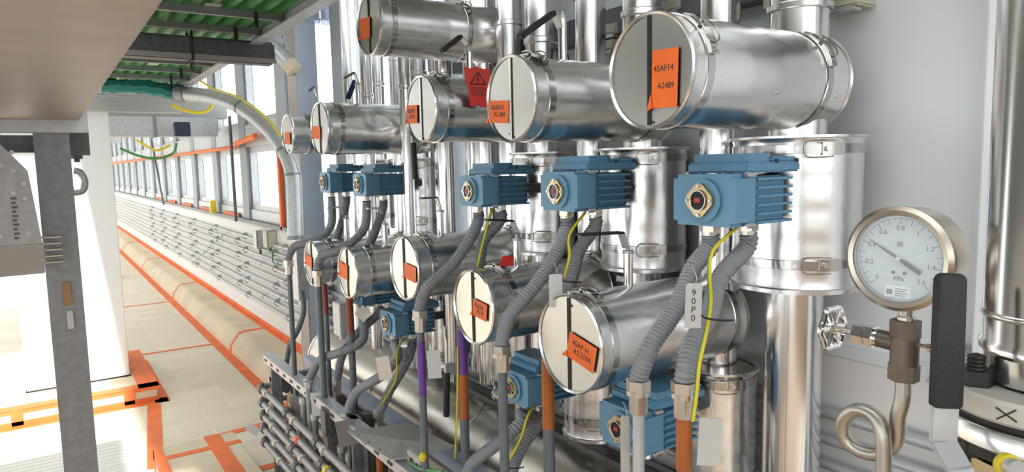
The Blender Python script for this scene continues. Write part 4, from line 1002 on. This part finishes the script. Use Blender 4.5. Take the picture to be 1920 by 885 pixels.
mb.build('sticker_print', mat('sticker ink', (.16, .16, .17), .6), st_, smooth=False)
a = math.radians(150); d = Vector((math.cos(a), math.sin(a), 0)); s_ = Vector((-d.y, d.x, 0))
nd = MB()
tip = d*.0345; tail = -d*.025
pts_ = [tip+s_*.0003, d*.012+s_*.0011, s_*.0013, -d*.004+s_*.0013, -d*.006+s_*.0022, tail+s_*.0022]
poly = [(p.x, p.y) for p in pts_]+[(p.x-2*(p.dot(s_))*s_.x, p.y-2*(p.dot(s_))*s_.y) for p in pts_[::-1]]
nd.prism(poly, .0012, .0018)
ndo = nd.build('needle', M['ink'], ga, smooth=False)
MB().cyl((0, 0, .0008), (0, 0, .003), .0023, 16).build('needle_hub', M['dial'], ndo)
MB().cyl((0, 0, .0045), (0, 0, .0052), R-.0082, 48).build('gauge_glass', M['glass'], ga)
MB().cyl((0, -R+.002, -.018), (0, -R-.010, -.018), .0075, 20, .0065).cyl((0, -R-.010, -.018), (0, -R-.014, -.018), .009, 20).build('gauge_stem', M['brass'], ga)
# instrument valve, axis x=.718 y=.344
gx, gy = .718, .344
iv = empty('needle_valve', (gx, gy, 1.555), 'small dark bronze needle valve with chrome handwheel under the gauge', 'valve')
MB().cyl((0, 0, .010), (0, 0, .028), .0145, 6).build('hex_nut', M['bronze'], iv)
mb = MB().cyl((0, 0, -.020), (0, 0, .010), .0135, 20).cyl((0, 0, -.035), (0, 0, -.018), .0148, 6); mb.cyl((0, 0, .002), (0, .028, .004), .0095, 16)
mb.build('valve_body', M['bronze'], iv)
MB().cyl((0, -.010, .004), (0, -.026, .004), .0025, 8).cyl((0, -.022, .004), (0, -.025, .004), .005, 6).build('bleed_screw', M['chrome'], iv)
MB().cyl((0, .026, .004), (0, .030, .004), .010, 16).cyl((0, .030, .004), (0, .038, .004), .0125, 6).cyl((0, .040, .004), (0, .052, .004), .0115, 6).build('packing_nut', M['chrome'], iv)
MB().cyl((0, .05, .004), (0, .078, .005), .0035, 10).build('valve_spindle', M['brass'], iv)
hwp = MB(); nn = 48; vs = []; fs = []
for k in range(nn):
    a = 2*PI*k/nn; rr = .0225*(1+.07*math.cos(6*a))
    for j in range(8):
        b_ = 2*PI*j/8; rx = rr+.0035*math.cos(b_); vs.append((rx*math.cos(a), .0032*math.sin(b_)+.0, rx*math.sin(a)))
for k in range(nn):
    for j in range(8): fs.append((k*8+j, ((k+1) % nn)*8+j, ((k+1) % nn)*8+(j+1) % 8, k*8+(j+1) % 8))
hwp.add(vs, fs, Matrix.Translation((0, .078, .005)))
hwp.cyl((0, .071, .005), (0, .083, .005), .0065, 12)
for k in range(6):
    a = 2*PI*k/6; hwp.cyl((0, .078, .005), (.021*math.cos(a), .078, .005+.021*math.sin(a)), .0032, 8)
hwp.build('handwheel', M['chrome'], iv)
sy = empty('gauge_syphon', (gx, gy, 0), 'dull steel pigtail syphon pipe looping below the gauge valve', 'pipe')
zz = lambda v: v
def gp_(px, py, x): 
    p = at(px, py, x=x); return Vector((x-gx, p.y-gy, p.z))
pts = [Vector((0, 0, 1.522)), Vector((0, .0, 1.50)), gp_(1684, 780, gx), gp_(1680, 825, gx+.004), gp_(1655, 850, gx+.006), gp_(1615, 846, gx+.004), gp_(1584, 822, gx), gp_(1582, 788, gx-.004), gp_(1608, 768, gx-.008), gp_(1640, 780, gx-.012), gp_(1655, 815, gx-.014), gp_(1657, 870, gx-.014), gp_(1657, 960, gx-.014), gp_(1657, 1100, gx-.014)]
MB().tube(pts, .0078, 20, step=.006).build('pipe_body', M['syphon'], sy)
# black gripped lever
lv_ = empty('ball_valve_lever', (0, 0, 0), 'large black gripped steel lever standing before the right pipe flange', 'valve handle')
LX = .655
def rbar(a, b_, wd, th, s2, d2, n2):
    L_ = (b_-a).length; rings = []
    for zz_, k_ in ((0, .80), (.0012, .93), (.003, 1), (L_*.5, .99), (L_-.006, .98), (L_-.003, .90), (L_-.001, .74), (L_, .55)):
        ring = []
        for i in range(32):
            t_ = 2*PI*i/32; cx_, sx_ = math.cos(t_), math.sin(t_)
            ring.append(a+d2*zz_+s2*(wd*k_*math.copysign(abs(cx_)**.45, cx_))+n2*(th*k_*math.copysign(abs(sx_)**.45, sx_)))
        rings.append(ring)
    vs = [v for r_ in rings for v in r_]; m_ = len(rings)
    fs = [(i*32+k, i*32+(k+1) % 32, (i+1)*32+(k+1) % 32, (i+1)*32+k) for i in range(m_-1) for k in range(32)]+[list(range(32))[::-1], [(m_-1)*32+k for k in range(32)]]
    return MB().add(vs, fs)
def lp(px, py, d_=.60): return at(px, py, d=d_)
ga_, gb_ = lp(1782, 512), lp(1773, 764)
dv = (ga_-gb_).normalized(); sv = (cR-dv*cR.dot(dv)).normalized(); nv = sv.cross(dv)
def slab(a, b_, wd, th, bev):
    d_ = (b_-a).normalized(); s2 = (cR-d_*cR.dot(d_)).normalized(); n2 = s2.cross(d_)
    return MB().box(-wd, wd, 0, (b_-a).length, -th, th, bev, mx=cols(s2, d_, n2, a))
rbar(gb_, ga_, .0132, .0060, sv, dv, nv).build('rubber_grip', M['black'], lv_)
e1 = lp(1772, 755); e2 = lp(1768, 828); e3 = lp(1798, 880, .585); e4 = lp(1830, 960, .57)
slab(e2, e1, .0118, .0022, .001).build('lever_bar', M['galv_light'], lv_)
slab(e3, e2+Vector((0, 0, .0)), .0118, .0022, .001).build('lever_bar', M['galv_light'], lv_)
slab(e4, e3, .0118, .0022, .001).build('lever_bar', M['galv_light'], lv_)

# flanged valve with the big clad pipe
FX, FY = .742, .225
fz = 1.527
bp_ = empty('clad_pipe', (FX, FY, fz+.045), 'large silver clad pipe rising at the right edge', 'pipe')
MB().lathe([(.03, -.03), (.052, -.028), (.054, -.004), (.058, .0), (.0585, .006), (.056, .01), (.0565, .4), (.056, .8), (.056, ZC-fz-.05), (0, ZC-fz-.05)], 64).build('cladding', M['riser'], bp_)
MB().lathe([(.056, .03), (.0575, .032), (.0575, .034), (.056, .036)], 64).build('crease', M['rim'], bp_)
fv = empty('flanged_valve', (FX, FY, fz), 'flanged valve with dark studs under the large right pipe', 'valve')
MB().lathe([(0, .014), (.083, .014), (.086, .011), (.086, -.004), (.083, -.007), (0, -.007)], 72).build('upper_flange', M['flangepaint'], fv)
MB().lathe([(0, -.007), (.078, -.007), (.078, -.014), (0, -.014)], 72).build('gasket', M['blackm'], fv)
MB().lathe([(0, -.014), (.083, -.014), (.085, -.017), (.085, -.032), (.083, -.034), (0, -.034)], 72).build('middle_flange', M['rim'], fv)
MB().lathe([(0, -.034), (.076, -.034), (.076, -.046), (.06, -.052), (0, -.052)], 72).build('lower_ring', M['blackm'], fv)
MB().lathe([(0, -.052), (.070, -.052), (.072, -.10), (.06, -.16), (0, -.16)], 48).build('valve_body', mat('yellowish brass body', (.50, .40, .24), .38, .8), fv)
# placement angles of studs: nearest at the left of the visible side
vdir = Vector((FX, FY)).normalized()
for k in range(4):
    a = math.atan2(.045, -.052)+PI/2*k
    x_, y_ = .066*math.cos(a), .066*math.sin(a)
    mb = MB(); prof_ = [(0, -.06)]+[(.0078 if i % 2 else .0068, -.06+.0018*i) for i in range(57)]+[(0, .043)]
    mb.lathe(prof_, 16, Matrix.Translation((x_, y_, 0)))
    s_o = mb.build('stud', M['blackm'], fv)
    MB().cyl((x_, y_, .014), (x_, y_, .028), .0155, 6).build('stud_nut', M['blackm'], fv)
    MB().cyl((x_, y_, -.036), (x_, y_, -.052), .0145, 6).build('stud_nut', M['blackm'], fv)
# ink cross on the flange edge
a = math.atan2(at(1890, 770, d=.58).y-FY, at(1890, 770, d=.58).x-FX)
fr = cols((-math.sin(a), math.cos(a), 0), (0, 0, 1), (math.cos(a), math.sin(a), 0), (.0862*math.cos(a), .0862*math.sin(a), .004))
mb = MB(); mb.cyl(fr @ Vector((-.007, -.006, 0)), fr @ Vector((.007, .006, 0)), .0007, 6).cyl(fr @ Vector((-.008, .004, 0)), fr @ Vector((.008, -.004, 0)), .0007, 6)
mb.build('ink_cross', M['ink'], fv)
p = at(1880, 868, d=.55)
MB().lathe([(.0, 0), (.008, 0), (.0095, .002), (.0095, .008), (0, .008)], 20, cols(tuple(cR), (0, 0, 1), tuple((-cF).normalized()), p-Vector((FX, FY, fz)))).build('yellow_ring', M['yellow'], fv)
MB().lathe([(.0, 0), (.0075, 0), (.0075, .016), (0, .016)], 20, cols(tuple(cR), (0, 0, 1), tuple((-cF).normalized()), p-Vector((FX, FY, fz)))).build('valve_port', M['galv_light'], fv)
# wall bracket by the pier, blue cable, faint panel joint
wb = empty('sill_bracket', (WX-.05, .69, 1.285), 'grey sheet bracket on the sill beside the boxed pier', 'bracket')
MB().prism([(-.10, -.04), (.05, -.04), (.05, .02), (-.02, .02)], -.06, .03, Matrix.Rotation(0, 4, 'Z') @ Matrix(((1, 0, 0, 0), (0, 0, 1, 0), (0, 1, 0, 0), (0, 0, 0, 1)))).build('bracket_plate', M['galv_light'], wb, smooth=False)
MB().cyl((-.03, 0, .02), (-.03, 0, .03), .012, 8).build('bolt', M['blackm'], wb)
tag(MB().tube([(1.66, 1.06, .86), (1.66, 1.05, .90), (1.66, 1.03, .935), (1.66, 1.06, .7)][:3], .006, 8, step=.01).build('blue_cable', M['bluecable']), 'short blue cable end beside the rightmost riser near the bottom', 'cable')
